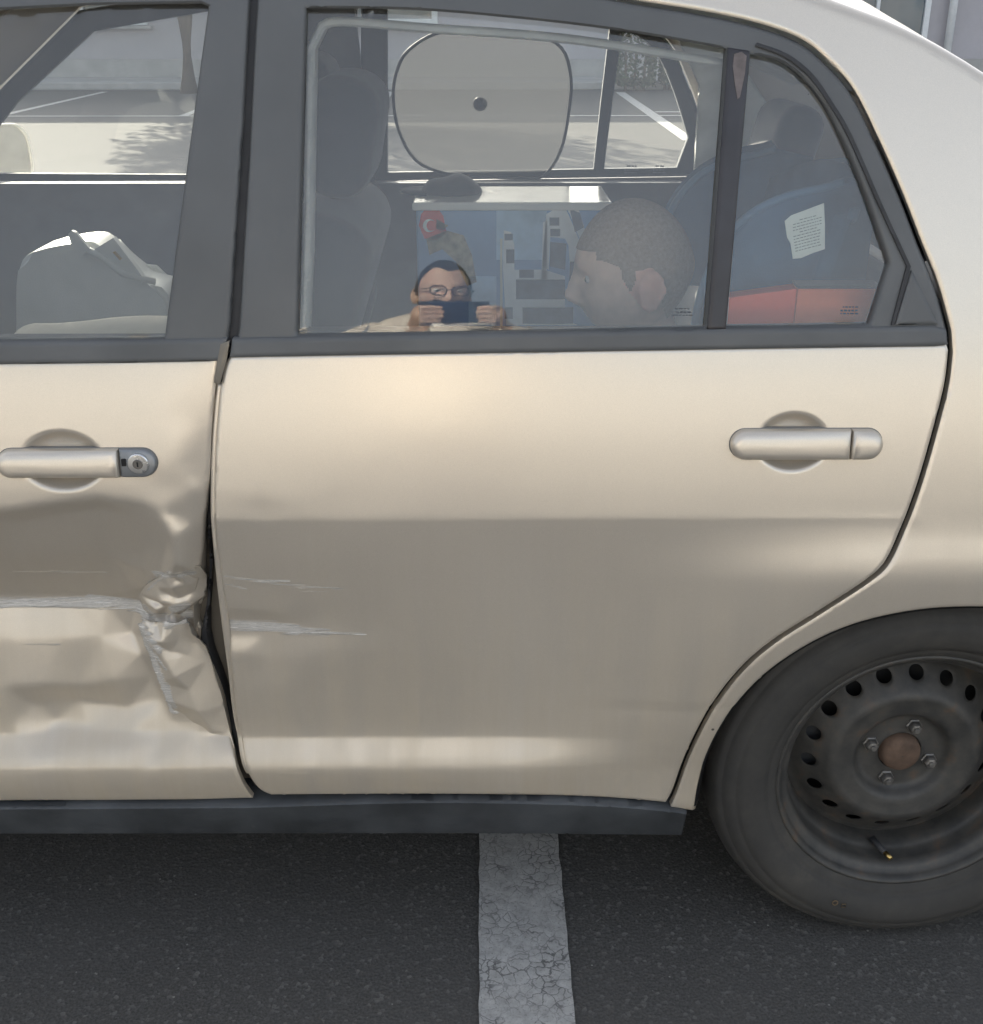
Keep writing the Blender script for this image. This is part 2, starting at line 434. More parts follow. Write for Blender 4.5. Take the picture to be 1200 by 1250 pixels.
def gline(x0, x1, y0, y1, ragged=.004, z=.004):
    n = max(2, int((y1-y0)/.03)); n = min(n, 120); V = []
    rr = random.Random(int(x0*1000+y0*10))
    for i in range(n+1):
        y = y0+(y1-y0)*i/n; V += [(x0+rr.uniform(-ragged, ragged), y, z), (x1+rr.uniform(-ragged, ragged), y, z)]
    return mesh('painted_line', V, [(2*i, 2*i+1, 2*i+3, 2*i+2) for i in range(n)], M_LINE, ground, False)
def gpt(px, py):
    d = ray(px, py); p = CO+d*(-CAM_H/d.z); return p
a0, a1 = gpt(585, 1100), gpt(688, 1100)
gline(a0.x, a1.x, -1.15, 3.2, .0014)

# ------------------------------------------------------------------ the car
car = empty('sedan_car', (-.6, CAR_W/2, 0), 'champagne beige sedan with crumpled door, parked on the asphalt', 'car')

# --- outlines traced on the body side
REAR_RIGHT = [(1158,428),(1153,470),(1140,522),(1121,588),(1102,640),(1082,684),(1058,708),(1000,746),(942,783),(902,818),(866,864),(841,912),(822,962),(813,980)]
rear_top = [(282,434),(450,431),(700,427),(950,423),(1140,420),(1155,420)]
rear_left = [(331,971),(318,965),(306,950),(298,925),(290,880),(283,820),(276,770),(270,720),(265,670),(262,630),(262,590),(264,540),(269,480),(275,446),(282,434)]
rear_bottom = [(813,980),(740,974),(640,971),(500,970),(331,971)]
rear_out = catmull(XZ(rear_top), 6)[:-1]+catmull(XZ(REAR_RIGHT), 5)[:-1]+catmull(XZ(rear_bottom), 6)[:-1]+catmull(XZ(rear_left), 4)[:-1]

# --- dent fields: sheet-metal facets between hand-placed depths
def dent_field(ctrl, blur_f, blur_c, centre, rad, res=.003):
    pts = []; dep = []
    for px, py, d in ctrl:
        p = P(px, py); pts.append((p.x, p.z)); dep.append(d/1000.0)
    A = np.array(pts); D = np.array(dep)
    r = delaunay_2d_cdt([Vector(p) for p in pts], [], [], 0, 1e-7)
    V2 = np.array([tuple(v) for v in r[0]]); DD = np.array([np.mean([D[q] for q in os]) if os else 0 for os in r[3]])
    x0, z0 = A.min(0); x1, z1 = A.max(0)
    nx, nz = int((x1-x0)/res)+2, int((z1-z0)/res)+2
    gx = x0+np.arange(nx)*res; gz = z0+np.arange(nz)*res; G = np.zeros((nz, nx))
    XX, ZZ = np.meshgrid(gx, gz)
    for tri in r[2]:
        a, b, c = (V2[i] for i in tri); da, db, dc = (DD[i] for i in tri)
        den = (b[1]-c[1])*(a[0]-c[0])+(c[0]-b[0])*(a[1]-c[1])
        if abs(den) < 1e-12: continue
        i0, i1 = max(0, int((min(a[0],b[0],c[0])-x0)/res)), min(nx, int((max(a[0],b[0],c[0])-x0)/res)+2)
        j0, j1 = max(0, int((min(a[1],b[1],c[1])-z0)/res)), min(nz, int((max(a[1],b[1],c[1])-z0)/res)+2)
        X_, Z_ = XX[j0:j1, i0:i1], ZZ[j0:j1, i0:i1]
        l1 = ((b[1]-c[1])*(X_-c[0])+(c[0]-b[0])*(Z_-c[1]))/den; l2 = ((c[1]-a[1])*(X_-c[0])+(a[0]-c[0])*(Z_-c[1]))/den
        l3 = 1-l1-l2; m = (l1 > -1e-6) & (l2 > -1e-6) & (l3 > -1e-6)
        G[j0:j1, i0:i1] = np.where(m, l1*da+l2*db+l3*dc, G[j0:j1, i0:i1])
    def blur(g, s):
        k = int(3*s)+1; w_ = np.exp(-.5*(np.arange(-k, k+1)/s)**2); w_ /= w_.sum()
        g = np.pad(g, k, mode='edge')
        g = np.apply_along_axis(lambda v: np.convolve(v, w_, 'valid'), 0, g)
        return np.apply_along_axis(lambda v: np.convolve(v, w_, 'valid'), 1, g)
    Bs, Bc = blur(G, blur_f/res), blur(G, blur_c/res)
    c = P(*centre); wgt = np.exp(-(((XX-c.x)**2+(ZZ-c.z)**2)/rad**2)**1.5)
    G = Bs*(1-wgt)+Bc*wgt
    def fn(x, z):
        x = np.asarray(x, float); z = np.asarray(z, float)
        u = np.clip((x-x0)/res, 0, nx-1.001); v = np.clip((z-z0)/res, 0, nz-1.001)
        i = u.astype(int); j = v.astype(int); fu = u-i; fv = v-j
        g = G[j, i]*(1-fu)*(1-fv)+G[j, i+1]*fu*(1-fv)+G[j+1, i]*(1-fu)*fv+G[j+1, i+1]*fu*fv
        return g*((x > x0-.02) & (x < x1+.02) & (z > z0-.001) & (z < z1+.001))
    return fn
fd = []
for x in (-620,-480): fd += [(x,y,0) for y in (560,620,700,770,850,930,985)]
fd += [(-300,560,0),(-300,630,0),(-300,700,10),(-300,760,20),(-300,800,13),(-300,860,5),(-300,930,0),(-300,985,0)]
fd += [(-120,560,0),(-120,632,0),(-120,690,22),(-120,757,40),(-120,800,24),(-120,860,9),(-120,925,4),(-120,985,0)]
fd += [(x,985,0) for x in (-20,60,140,220,320)]+[(x,960,0) for x in (0,80,160,240,310)]
fd += [(0,598,0),(60,596,0),(120,592,0),(170,588,0),(215,560,0),(240,520,2),(262,440,0),(300,440,0),(300,520,6),(150,440,0),(0,440,0),(200,500,0),(100,540,0),(180,550,0)]
fd += [(-40,628,1),(20,622,1),(70,614,1),(120,608,1),(165,612,1),(195,626,2),(212,655,-3),(214,690,0),(206,704,7),(228,650,7),(229,690,12)]
fd += [(20,640,13),(75,632,13),(120,627,13),(160,634,13),(186,650,12),(198,680,15),(192,705,22)]
fd += [(0,690,26),(60,690,28),(120,690,31),(165,685,30),(170,715,36)]
fd += [(235,600,4),(235,640,12),(248,600,9),(250,650,22),(236,690,18),(250,700,30)]
fd += [(0,754,52),(60,755,54),(110,757,56),(150,761,58),(166,768,62)]
fd += [(0,764,50),(60,765,52),(110,767,53),(150,769,56)]
fd += [(157,742,55),(163,752,58),(172,748,58),(182,748,58),(194,748,54),(172,728,40),(184,718,30),(196,709,20),(206,700,8),(222,697,8),(233,704,18),(242,735,44),(200,730,40),(214,722,32),(226,724,32),(226,745,48),(210,745,46),(232,762,52),(170,764,64),(184,768,68),(198,768,60),(214,766,52)]
fd += [(0,800,34),(60,800,36),(110,800,40),(146,800,50),(160,790,56),(160,820,48),(176,846,42),(192,868,32),(204,888,20)]
fd += [(168,782,54),(178,800,46),(188,822,38),(198,846,28),(210,868,20),(196,790,42),(214,794,42),(222,815,36),(212,825,30),(226,845,26),(240,860,20),(232,800,46),(244,820,40),(258,848,32),(270,875,25),(282,905,17),(250,885,14),(300,925,10),(300,860,28)]
fd += [(0,850,18),(50,848,20),(90,852,25),(130,845,24),(30,872,25),(10,890,12),(85,872,30),(120,876,31),(150,878,27),(176,886,20),(60,896,24),(110,898,18),(150,906,10),(200,904,12),(240,902,9),(280,915,8)]
fd += [(-10,934,7),(40,926,7),(90,918,6),(150,914,5),(220,914,5),(275,925,4)]
fd = [(x, y, d*1.28 if (x < 156 and 620 < y < 912 and x > -400) else d) for x, y, d in fd]
front_dent = dent_field(fd, .0050, .0021, (200,770), .11, .002)
rdp = [(220,620,0),(220,560,0),(330,560,0),(480,560,0),(600,600,0),(600,770,0),(600,900,0),(480,900,0),(330,900,0),(220,900,0),(220,700,8),(220,768,18),(220,800,9),
       (262,600,0),(300,604,0),(300,640,1.5),(330,640,1.5),(322,628,2.2),(360,618,.3),(400,640,.8),(272,690,6),(330,700,5),(400,700,3),(470,690,0),(262,715,8),(330,722,7),
       (272,745,10),(330,750,9),(390,752,7),(262,761,15),(320,763,14),(370,766,10),(430,770,4),(490,772,0),(262,780,14),(320,780,12),(370,779,8),(425,778,3),
       (262,800,5),(300,798,4),(330,806,6),(380,802,2),(430,800,1),(290,840,1),(350,840,1),(262,840,2)]
rear_dent = dent_field(rdp, .008, .0035, (300,770), .10)

def ell_dish(cx, cz, rx, rz, depth):
    def fn(x, z):
        q = np.sqrt(((x-cx)/rx)**2+((z-cz)/rz)**2)
        return depth*(1-smooth(.50, 1.0, q)**1.3)*(q < 1.0)
    return fn
def ring_pts(cx, cz, rx, rz):
    out = []
    for q in (.12,.25,.4,.52,.64,.74,.83,.9,.955,.993,1.008,1.06):
        n = int(14+70*q)
        out += [(cx+rx*q*math.cos(2*math.pi*(k+q*7)/n), cz+rz*q*math.sin(2*math.pi*(k+q*7)/n)) for k in range(n)]
    return out
def dish_from(px, py, rx, ry):
    c = P(px, py); a = P(px+rx, py); b = P(px, py-ry); return c.x, c.z, a.x-c.x, b.z-c.z
RD = dish_from(968, 540, 47, 38); FD_ = dish_from(76, 563, 54, 39)
dish_r = ell_dish(*RD, .016); dish_f = ell_dish(*FD_, .016)
lowpow = lambda x, z: S(x, z)
def y_rear(x, z): return S(x, z)+rear_dent(x, z)+dish_r(x, z)
_ph = np.random.RandomState(11).uniform(0, 6.28, (9, 2)); _dr = np.random.RandomState(12).uniform(0, 6.28, 9)
_cc = P(200, 762)
def crinkle(x, z):
    w_ = np.exp(-(((x-_cc.x)/.055)**2+((z-_cc.z)/.075)**2)**1.4); v = 0*x
    for k in range(9):
        f = 90+55*k; u = (x*math.cos(_dr[k])+z*math.sin(_dr[k]))*f+_ph[k, 0]+1.2*np.sin(x*70+z*55+_ph[k, 1])
        v = v+(1-2*np.abs(((u/6.2832) % 1)-.5)*2)*(.0010*90/f)
    return v*w_
def y_front(x, z): return S(x, z)+front_dent(x, z)+crinkle(x, z)+dish_f(x, z)+.003*smooth(-.45, -.33, x)

def seg_mask(lines):
    """scraped streaks: list of (polyline in picture points, half width m, strength)"""
    L3 = [([(lambda p: (p.x, p.z))(P(a, b)) for a, b in pl], hw, s) for pl, hw, s in lines]
    def fn(x, z):
        m = np.zeros(len(x))
        for pl, hw, s in L3:
            for (ax, az), (bx, bz) in zip(pl, pl[1:]):
                dx, dz = bx-ax, bz-az; t = np.clip(((x-ax)*dx+(z-az)*dz)/(dx*dx+dz*dz+1e-12), 0, 1)
                d = np.hypot(x-ax-t*dx, z-az-t*dz); 
                tp = 1.0
                m = np.maximum(m, s*(1-smooth(.2, 1.7, d/hw))*tp)
        return m
    return fn
sc_front = seg_mask([([(168,778),(180,800),(194,838),(206,866)], .013, .62), ([(-300,752),(0,762),(60,763),(120,765),(165,772)], .0095, .86), ([(90,758),(160,768)], .006, .9),
                     ([(0,716),(60,718),(115,720)], .0028, .6), ([(15,804),(60,806)], .0026, .6),
                     ([(162,775),(172,795),(182,825),(196,855),(208,876)], .0085, .92), ([(175,790),(190,812)], .010, .66),
                     ([(200,760),(222,772)], .013, .80), ([(185,712),(230,708)], .008, .74), ([(172,765),(198,770)], .007, .8),([(165,748),(175,768)], .005, .8),([(172,728),(205,704)], .004, .7)])
sc_rear = seg_mask([([(272,769),(330,770),(360,772)], .0095, .86), ([(350,772),(400,774)], .007, .74), ([(390,774),(445,776)], .004, .6), ([(272,706),(300,710),(340,716),(420,721)], .0034, .66),
                    ([(310,712),(352,712)], .0026, .7), ([(365,724),(400,723)], .0024, .66), ([(274,716),(298,722)], .003, .66),
                    ([(440,800),(490,801)], .0015, .40), ([(268,640),(268,690)], .001, .3)])

def fine_pts(px0, py0, px1, py1, step):
    a, b = P(px0, py1), P(px1, py0)
    xs = np.arange(a.x, b.x, step); zs = np.arange(a.z, b.z, step*.866); gx, gz = np.meshgrid(xs, zs); gx[1::2] += step/2
    return [tuple(p) for p in np.stack([gx.ravel(), gz.ravel()], 1)]
def drop_near(pts, d, q=1.1):
    cx, cz, rx, rz = d; return [p for p in pts if ((p[0]-cx)/rx)**2+((p[1]-cz)/rz)**2 > q*q]

def rows(x0, x1, step=.012):
    out = []
    for z in [.7385,.742,.7455,.749,.7515,.754,.757,.7605,.765,.770,.776]+[.335,.342,.349,.353,.357,.363,.370,.378,.384,.388,.391,.394,.397,.401,.406]:
        out += [(x, z) for x in np.arange(x0, x1, step)]
    return out
def not_in(pts, box_):
    x0, z0, x1, z1 = box_; return [p for p in pts if not (x0 < p[0] < x1 and z0 < p[1] < z1)]
def pbox(px0, py0, px1, py1):
    a, b = P(px0, py1), P(px1, py0); return (a.x, a.z, b.x, b.z)
# rear door
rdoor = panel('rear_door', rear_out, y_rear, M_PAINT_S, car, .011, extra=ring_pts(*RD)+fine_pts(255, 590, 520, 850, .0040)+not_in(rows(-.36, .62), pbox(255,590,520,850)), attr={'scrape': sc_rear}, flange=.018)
rdoor['label'] = 'rear door, scraped and slightly dented along its leading edge'
# front door: leading edge far outside the picture, trailing edge torn and folded
front_right = [(267,438),(263,466),(259,500),(256,540),(254,580),(249,622),(246,645),(244,672),(241,698),(236,716),(232,728),(233,742),(238,752),(231,764),(226,768),(233,781),(243,800),(253,828),(265,858),(277,900),(284,926),(289,944),(298,962),(308,976)]
fr = catmull(XZ(front_right), 4)
zb = XZ([(0,442)])[0][1]; zbt = XZ([(0,978)])[0][1]
front_out = [(-1.36, zb-.02),(-1.33, zb-.012)]+[XZ([(-200,443)])[0], XZ([(0,442)])[0], XZ([(150,440)])[0]]+fr[:-1]+[XZ([(308,976)])[0], XZ([(150,977)])[0], (-.62, zbt), (-1.0, zbt+.002),(-1.22, zbt+.02),(-1.31, zbt+.10),(-1.345, .45)]
fpts = drop_near(fine_pts(-130, 590, 312, 930, .0040), FD_)
cp = fine_pts(150, 690, 262, 900, .0021)
a_, b_ = P(150, 900), P(262, 690)
fpts = [p for p in fpts if not (a_.x-.003 < p[0] < b_.x+.003 and a_.z-.003 < p[1] < b_.z+.003)]+cp
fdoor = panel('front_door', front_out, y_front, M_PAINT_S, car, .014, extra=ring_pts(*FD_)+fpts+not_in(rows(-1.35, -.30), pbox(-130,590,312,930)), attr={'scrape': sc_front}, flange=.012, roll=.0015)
fdoor['label'] = 'crumpled front door, pushed in and torn at its rear edge'
# folded flap of the torn trailing edge
def flap(name, pts, mat, parent):
    V = []; Fc = []
    for i, (px, py, off, px2, py2, off2) in enumerate(pts):
        p, q = P(px, py, off), P(px2, py2, off2); m = (p+q)/2; m.y -= .004
        V += [p, m, q]
        if i: k = 3*i; Fc += [(k-3, k-2, k+1, k), (k-2, k-1, k+2, k+1)]
    o = mesh(name, V, Fc, mat, parent); md = o.modifiers.new('s', 'SOLIDIFY'); md.thickness = .0012
    md = o.modifiers.new('ss', 'SUBSURF'); md.levels = 2; md.render_levels = 2
    return o
flap('folded_edge', [(248,635,.020,251,640,.034),(246,660,.024,252,668,.044),(243,690,.028,251,696,.048),(239,712,.030,248,708,.050),(236,722,.032,243,716,.046)], M_PAINT, fdoor)
flap('folded_edge', [(234,728,.030,243,724,.055),(235,745,.034,246,740,.062),(236,765,.040,245,768,.066),(238,782,.044,242,788,.062)], M_PAINT, fdoor)

def slab(name, poly, off0, mat, parent, spacing=.03, flange=.01, roll=.002, side=1):
    return panel(name, poly, lambda x, z: S(x, z)+off0, mat, parent, spacing, flange=flange, roll=roll, side=side)
ed = [(262,470),(259,500),(256,540),(255,590),(255,630),(258,670),(263,720),(269,770),(276,820),(283,880),(291,925),(299,950)]
slab('door_edge', catmull(XZ(ed), 3)+list(reversed(catmull(XZ([(a+9, b) for a, b in ed]), 3))), .0085, M_PAINT, rdoor, flange=.006, roll=.003)
def torn_piece(name, outline, ctrl, lines, jag, seed):
    g = dent_field(ctrl, .0016, .0014, (200,770), .2, .0016)
    rj = random.Random(seed); ol = []
    pts = XZ(outline)
    n = len(pts)
    for i in range(n):
        a, b = pts[i], pts[(i+1) % n]; j = jag if i in JAG[name] else 0
        k = max(1, int(math.dist(a, b)/.0035))
        for q in range(k):
            t_ = q/k; ol.append((a[0]+(b[0]-a[0])*t_+rj.uniform(-j, j), a[1]+(b[1]-a[1])*t_+rj.uniform(-j, j)))
    o = panel(name, ol, lambda x, z: S(x, z)+g(x, z)+.6*crinkle(x, z), M_PAINT_S, fdoor, .0022, flange=.0012, roll=.0, bstep=.0022, attr={'scrape': seg_mask(lines)}, sharp=70)
    md = o.modifiers.new('s', 'SOLIDIFY'); md.thickness = .001; md.offset = 1
    return o
JAG = {'torn_fold': set(range(8, 15)), 'torn_flap': set(range(0, 8))}
torn_piece('torn_fold', [(161,744),(170,729),(187,716),(199,707),(218,703),(239,699),(245,716),(243,744),(231,751),(221,757),(212,765),(203,760),(195,766),(184,762),(174,768),(165,762)],
    [(140,690,24),(140,780,50),(163,742,40),(165,763,46),(172,727,34),(184,715,28),(197,706,20),(214,700,14),(236,703,22),(255,700,30),(255,770,50),(242,724,38),(241,742,40),(230,754,36),(220,757,34),(211,768,42),(203,763,30),(195,768,40),(184,764,34),(174,771,46),
     (180,740,29),(171,750,34),(192,744,22),(204,726,20),(213,742,30),(222,722,24),(230,736,33),(197,753,33),(187,728,26),(184,755,25),(216,712,18),(205,749,25),(222,747,27),(199,736,30),(176,745,36),(210,716,25),(190,750,34),(226,713,27)],
    [([(168,757),(176,766)], .005, .9), ([(196,712),(232,708)], .006, .66), ([(206,755),(220,752)], .009, .85), ([(176,764),(198,764)], .003, .8), ([(172,735),(196,710)], .003, .66)], .0011, 3)
torn_piece('torn_flap', [(209,880),(203,862),(192,840),(181,816),(171,796),(162,777),(172,770),(184,774),(197,770),(210,774),(224,769),(233,781),(243,800),(253,828),(265,858),(277,900),(283,922),(255,918),(228,897)],
    [(140,760,46),(160,776,34),(172,770,30),(184,775,34),(197,770,24),(210,775,30),(224,768,36),(171,797,26),(181,816,20),(192,840,15),(203,860,12),(210,884,26),(180,790,16),(195,790,14),(212,792,28),(222,812,26),(211,830,8),(228,848,14),(236,802,38),(246,822,34),(256,846,27),(268,872,21),(280,905,17),(240,872,7),(255,895,11),(228,899,22),(255,920,18),(284,925,18),(310,900,26),(310,950,14),(130,880,30),(190,920,24),(230,950,20),(198,812,12),(204,804,22)],
    [([(164,777),(172,795),(182,816),(193,840),(206,868)], .010, .95), ([(172,780),(190,800)], .008, .70), ([(200,773),(222,771)], .008, .75), ([(186,806),(200,822)], .003, .75), ([(190,820),(204,846)], .004, .6)], .0012, 5)
# window frames, black
TOPZ = 1.47
top_edge = [(316,-34),(450,-31),(600,-21),(700,-9),(775,5),(850,17),(920,32),(975,52),(1010,80),(1040,115),(1070,175),(1100,243),(1122,300),(1142,350),(1158,408)]
te = catmull(XZ(top_edge), 5)
frame_out = te+XZ([(1158,418),(1000,421),(700,426),(450,430),(286,433)])+XZ([(291,400),(303,200),(311,40)])
rg_hole = catmull(XZ([(373,10),(500,12),(625,22),(760,38),(888,60)]), 4)+XZ([(875,231),(862,402)])+XZ([(612,407),(362,411)])+XZ([(367,210)])
qg_hole = catmull(XZ([(917,67),(950,74),(976,91),(999,116),(1021,152),(1055,230),(1087,323)]), 4)+XZ([(1063,398),(975,400),(887,401)])+XZ([(902,234)])
panel('window_frame', frame_out, lambda x, z: S(x, z)+.003, M_FRAME, rdoor, .03, holes=[rg_hole, qg_hole], flange=.02, roll=.003)
slab('belt_trim', catmull(XZ([(284,413),(500,409),(800,403),(1080,399),(1140,398)]), 4)+XZ([(1154,402),(1156,420)])+catmull(XZ([(1140,422),(950,424.5),(700,428.5),(450,432.5),(281,435.5)]), 4), -.004, M_TRIM, rdoor, flange=.014)
slab('divider_bar', XZ([(889,58),(915,62),(886,404),(863,404)]), -.001, plain('divider_gloss_black', (.028,.026,.030), .35, var=.2), rdoor)
slab('flaking_film', XZ([(896,66),(905,63),(911,68),(909,90),(903,118),(900,121),(897,104),(894,80)]), -.0022, plain('flaking_film_pale', (.16,.135,.13), .7, var=.3, scale=60), rdoor, flange=.001, roll=0)
# mounted corner piece behind the quarter glass and the groove round it
slab('corner_trim', XZ([(1113,330),(1137,378),(1146,396),(1093,397)]), -.0015, M_TRIM, rdoor)
slab('rubber_seal', catmull(XZ([(925,52),(962,66),(992,90),(1016,124),(1040,165),(1075,245),(1112,325)]), 4)+XZ([(1092,397),(1088,397),(1107,325)])+catmull(XZ([(1070,245),(1035,166),(1011,126),(988,94),(958,70),(922,56)]), 4), -.0012, M_RUBBER, rdoor, flange=.004, roll=.001)
slab('window_glass', inset(rg_hole, -.008), .016, M_GLASS, rdoor, .04, flange=0, roll=0)
slab('quarter_glass', inset(qg_hole, -.008), .014, M_GLASS, rdoor, .04, flange=0, roll=0)
# pale inner reveal seen through the rear glass
rin = catmull(XZ([(398,36),(420,32),(520,40),(700,54),(898,86)], .07), 4)+XZ([(872,436),(376,440)], .07)+XZ([(382,300),(385,120),(386,60)], .07)
panel('inner_trim', inset(rin, -.011), lambda x, z: S(x, z)+.055, M_PALE, rdoor, .03, holes=[rin], flange=.035, roll=.004)
panel('door_card', [(-.33,.28),(.20,.30),(.26,.64),(.50,.76),(.55,.985),(-.33,.985)], lambda x, z: np.minimum(S(x, z), .05)*0+.085, M_DOORCARD, rdoor, .1, flange=.02, roll=.0)

ff_out = [(-.92, zb+.405)]+XZ([(0,-38),(306,-36)])+XZ([(301,40),(296,150),(286,300),(280,395),(274,436)])+XZ([(0,441)])+[(-1.36, zb-.012),(-1.36, zb+.03),(-1.15, zb+.23)]
fg_hole = XZ([(0,12),(120,6),(245,4),(254,8)])+XZ([(240,110),(220,262),(200,415)])+XZ([(0,418)])+[(-1.30, zb+.03),(-1.12, zb+.20),(-.90, zb+.36)]
panel('window_frame', ff_out, lambda x, z: S(x, z)+.001, M_FRAME, fdoor, .04, holes=[fg_hole], flange=.02, roll=.003)
slab('belt_trim', XZ([(0,417),(140,416),(278,412),(271,440),(150,442.5),(0,444)])+[(-1.33, zb-.004),(-1.33, zb+.022)], -.004, M_TRIM, fdoor, flange=.014)
slab('window_glass', inset(fg_hole, -.008), .014, M_GLASS, fdoor, .04, flange=0, roll=0)
panel('door_card', [(-1.33,.28),(-.38,.28),(-.38,.975),(-1.33,.975)], lambda x, z: 0*x+.09, M_DOORCARD, fdoor, .1, flange=.02, roll=0)
# chipped bare edge at the top of the front door
slab('bent_edge', XZ([(270,419),(281,415),(277,440),(269,468),(262,466),(266,440)]), -.0052, M_JAMB, fdoor, flange=.006, roll=.001)

# jamb and B-pillar behind the gaps
jx = P(228, 770).x
panel('door_jamb', [(jx,.24),(.20,.24),(.24,.62),(.50,.74),(.56,.94),(jx,.94)], lambda x, z: S(x, z)+.060, M_JAMB, car, .05, flange=.02, roll=0)
slab('pillar_cover', XZ([(285,-40),(330,-40),(300,425),(265,425)]), .012, M_RUBBER, car, flange=.02)
slab('gap_shadow_strip', XZ([(1120,420),(1175,420),(1168,500),(1120,640),(1075,725),(960,800),(880,880),(838,985),(800,985),(840,880),(900,790),(1030,700),(1085,620)]), .021, M_GAP, car, flange=.01)
slab('door_seal', catmull(XZ([(262,440),(246,560),(243,640),(247,700),(243,760),(236,800),(250,840),(272,900),(288,950),(305,985)]), 3)+catmull(XZ([(325,985),(303,950),(284,900),(262,840),(247,790),(251,700),(252,640),(262,560),(276,440)]), 3), .040, M_RUBBER, car, flange=.02, roll=.006)

# quarter panel with wheel arch and C-pillar
arch_l = XZ([(846,990),(851,962),(862,922),(880,886),(905,852),(941,817),(990,785),(1040,763),(1095,749),(1150,742),(1205,741)])
am = [(2*arch_l[-1][0]-x, z) for x, z in arch_l]
arch = catmull(arch_l, 4)[:-1]+list(reversed(catmull(am, 4)))
rr = [(a+6.0, b+2.5) for a, b in REAR_RIGHT]
rr[-1] = (818, 986)
roof_sil = [(-1000,-40),(-400,-88),(0,-100),(300,-98),(600,-84),(850,-52),(980,-22),(1045,1),(1090,17),(1130,36),(1165,55),(1200,77),(1260,118)]
# roof edge height by x: just below the silhouette
EDGE = [(lambda p: (p.x, p.z-.026))(P(a, b)) for a, b in roof_sil if a >= 300]
ex = [-2.78,-2.6,-2.2,-1.78,-1.70,-1.35,-1.0,-.8]+[e[0] for e in EDGE]+[1.05,1.18,1.24,1.45,1.60]
e0 = EDGE[0][1]
ez = [.70,.78,.90,.985,1.00,1.20,e0-.035,e0-.012]+[e[1] for e in EDGE]+[1.12,1.035,1.02,1.00,.93]
def zt(x): return np.interp(x, ex, ez)
q_top = [(x, float(zt(x))+.007) for x in np.linspace(XZ([(316,-34)])[0][0]-.2, 1.58, 60)]
teo = [(x+.004, z+.004) for x, z in catmull(XZ(top_edge), 5)]
lo = list(reversed(catmull(XZ(rr), 5)))
q_out = q_top+[(1.60,.80),(1.56,.30),(1.40,.25)]
q_out += [(am[0][0]+.02, .25)]+list(reversed(arch))[0:]+lo+list(reversed(teo))+[(q_top[0][0], teo[0][1])]
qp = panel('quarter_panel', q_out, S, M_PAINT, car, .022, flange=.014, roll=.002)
# arch lip and liner
V = []; Fc = []
for i, (x, z) in enumerate(arch):
    d = Vector((WX_R-x, WZ-z)); d.normalize(); y = float(S(x, z))
    V += [(x, y+.0025, z), (x+d.x*.004, y+.004, z+d.y*.004), (x+d.x*.010, y+.020, z+d.y*.010), (x-d.x*.02, y+.06, z-d.y*.02), (x-d.x*.03, y+.32, z-d.y*.03)]
    if i:
        k = 5*i
        for j in range(4): Fc.append((k-5+j, k-4+j, k+1+j, k+j))
mesh('arch_liner', V, Fc, M_GAP, qp)
lipV = [v for i, v in enumerate(V) if i % 5 < 3]
mesh('arch_lip', lipV, [(3*i-3+j, 3*i-2+j, 3*i+1+j, 3*i+j) for i in range(1, len(arch)) for j in range(2)], M_PAINT, qp)

# top of the car: one loft split into roof, glass, boot and bonnet
def top_row(x):
    z0 = float(zt(x)); y0 = float(S(x, z0)); crown = .085*float(smooth(-1.0, -.6, x))*(1-float(smooth(.35, .80, x)))+.012
    if x < -1.7: crown = .03
    r = .034-.012*float(smooth(.1, .6, x)); row = []
    sl = math.atan(float((S(x, z0)-S(x, z0-.03))/.03))
    a0 = math.pi/2-sl
    py_, pz_ = y0, z0
    n = 7
    for k in range(n+1):
        a = a0*(1-k/n)+R(3)*(k/n)
        row.append((py_, pz_)); st = r*a0/n; py_ += math.cos(a)*st; pz_ += math.sin(a)*st
    ys, zs = row[-1]; half = CAR_W/2-ys
    m = 10
    for k in range(1, m+1):
        t = k/m; row.append((ys+half*t, zs+crown*(1-(1-t)**2)))
    full = row+[(CAR_W-y, z) for y, z in reversed(row[:-1])]
    return [(x, y, z) for y, z in full]
def top_piece(name, xs, mat, parent, j0=0, j1=None, dz=0.0):
    rows = [top_row(x) for x in xs]; n = len(rows[0]); j1 = n-1 if j1 is None else j1
    V = [(x, y, z+dz) for r_ in rows for x, y, z in r_[j0:j1+1]]; w_ = j1-j0+1
    Fc = [(i*w_+j, (i+1)*w_+j, (i+1)*w_+j+1, i*w_+j+1) for i in range(len(rows)-1) for j in range(w_-1)]
    return mesh(name, V, Fc, mat, parent)
nrow = len(top_row(0))
roof = top_piece('roof', list(np.linspace(-1.0, .78, 70)), M_PAINT, car)
for (a, b) in ((0, 9), (nrow-10, nrow-1)):
    top_piece('pillar_edge', list(np.linspace(.78, 1.18, 26)), M_PAINT, car, a, b)
    top_piece('windscreen_pillar', list(np.linspace(-1.72, -1.0, 20)), M_PAINT, car, a, b)
top_piece('rear_screen', list(np.linspace(.78, 1.18, 20)), M_GLASS_FAR, car, 9, nrow-10, -.004)
top_piece('windscreen', list(np.linspace(-1.72, -1.0, 20)), M_GLASS_FAR, car, 9, nrow-10, -.004)
top_piece('boot_lid', list(np.linspace(1.18, 1.60, 14)), M_PAINT, car)
top_piece('bonnet', list(np.linspace(-2.78, -1.72, 24)), M_PAINT, car)
top_piece('headliner', list(np.linspace(-.98, .76, 20)), M_HEADLINER, car, 4, nrow-5, -.035)

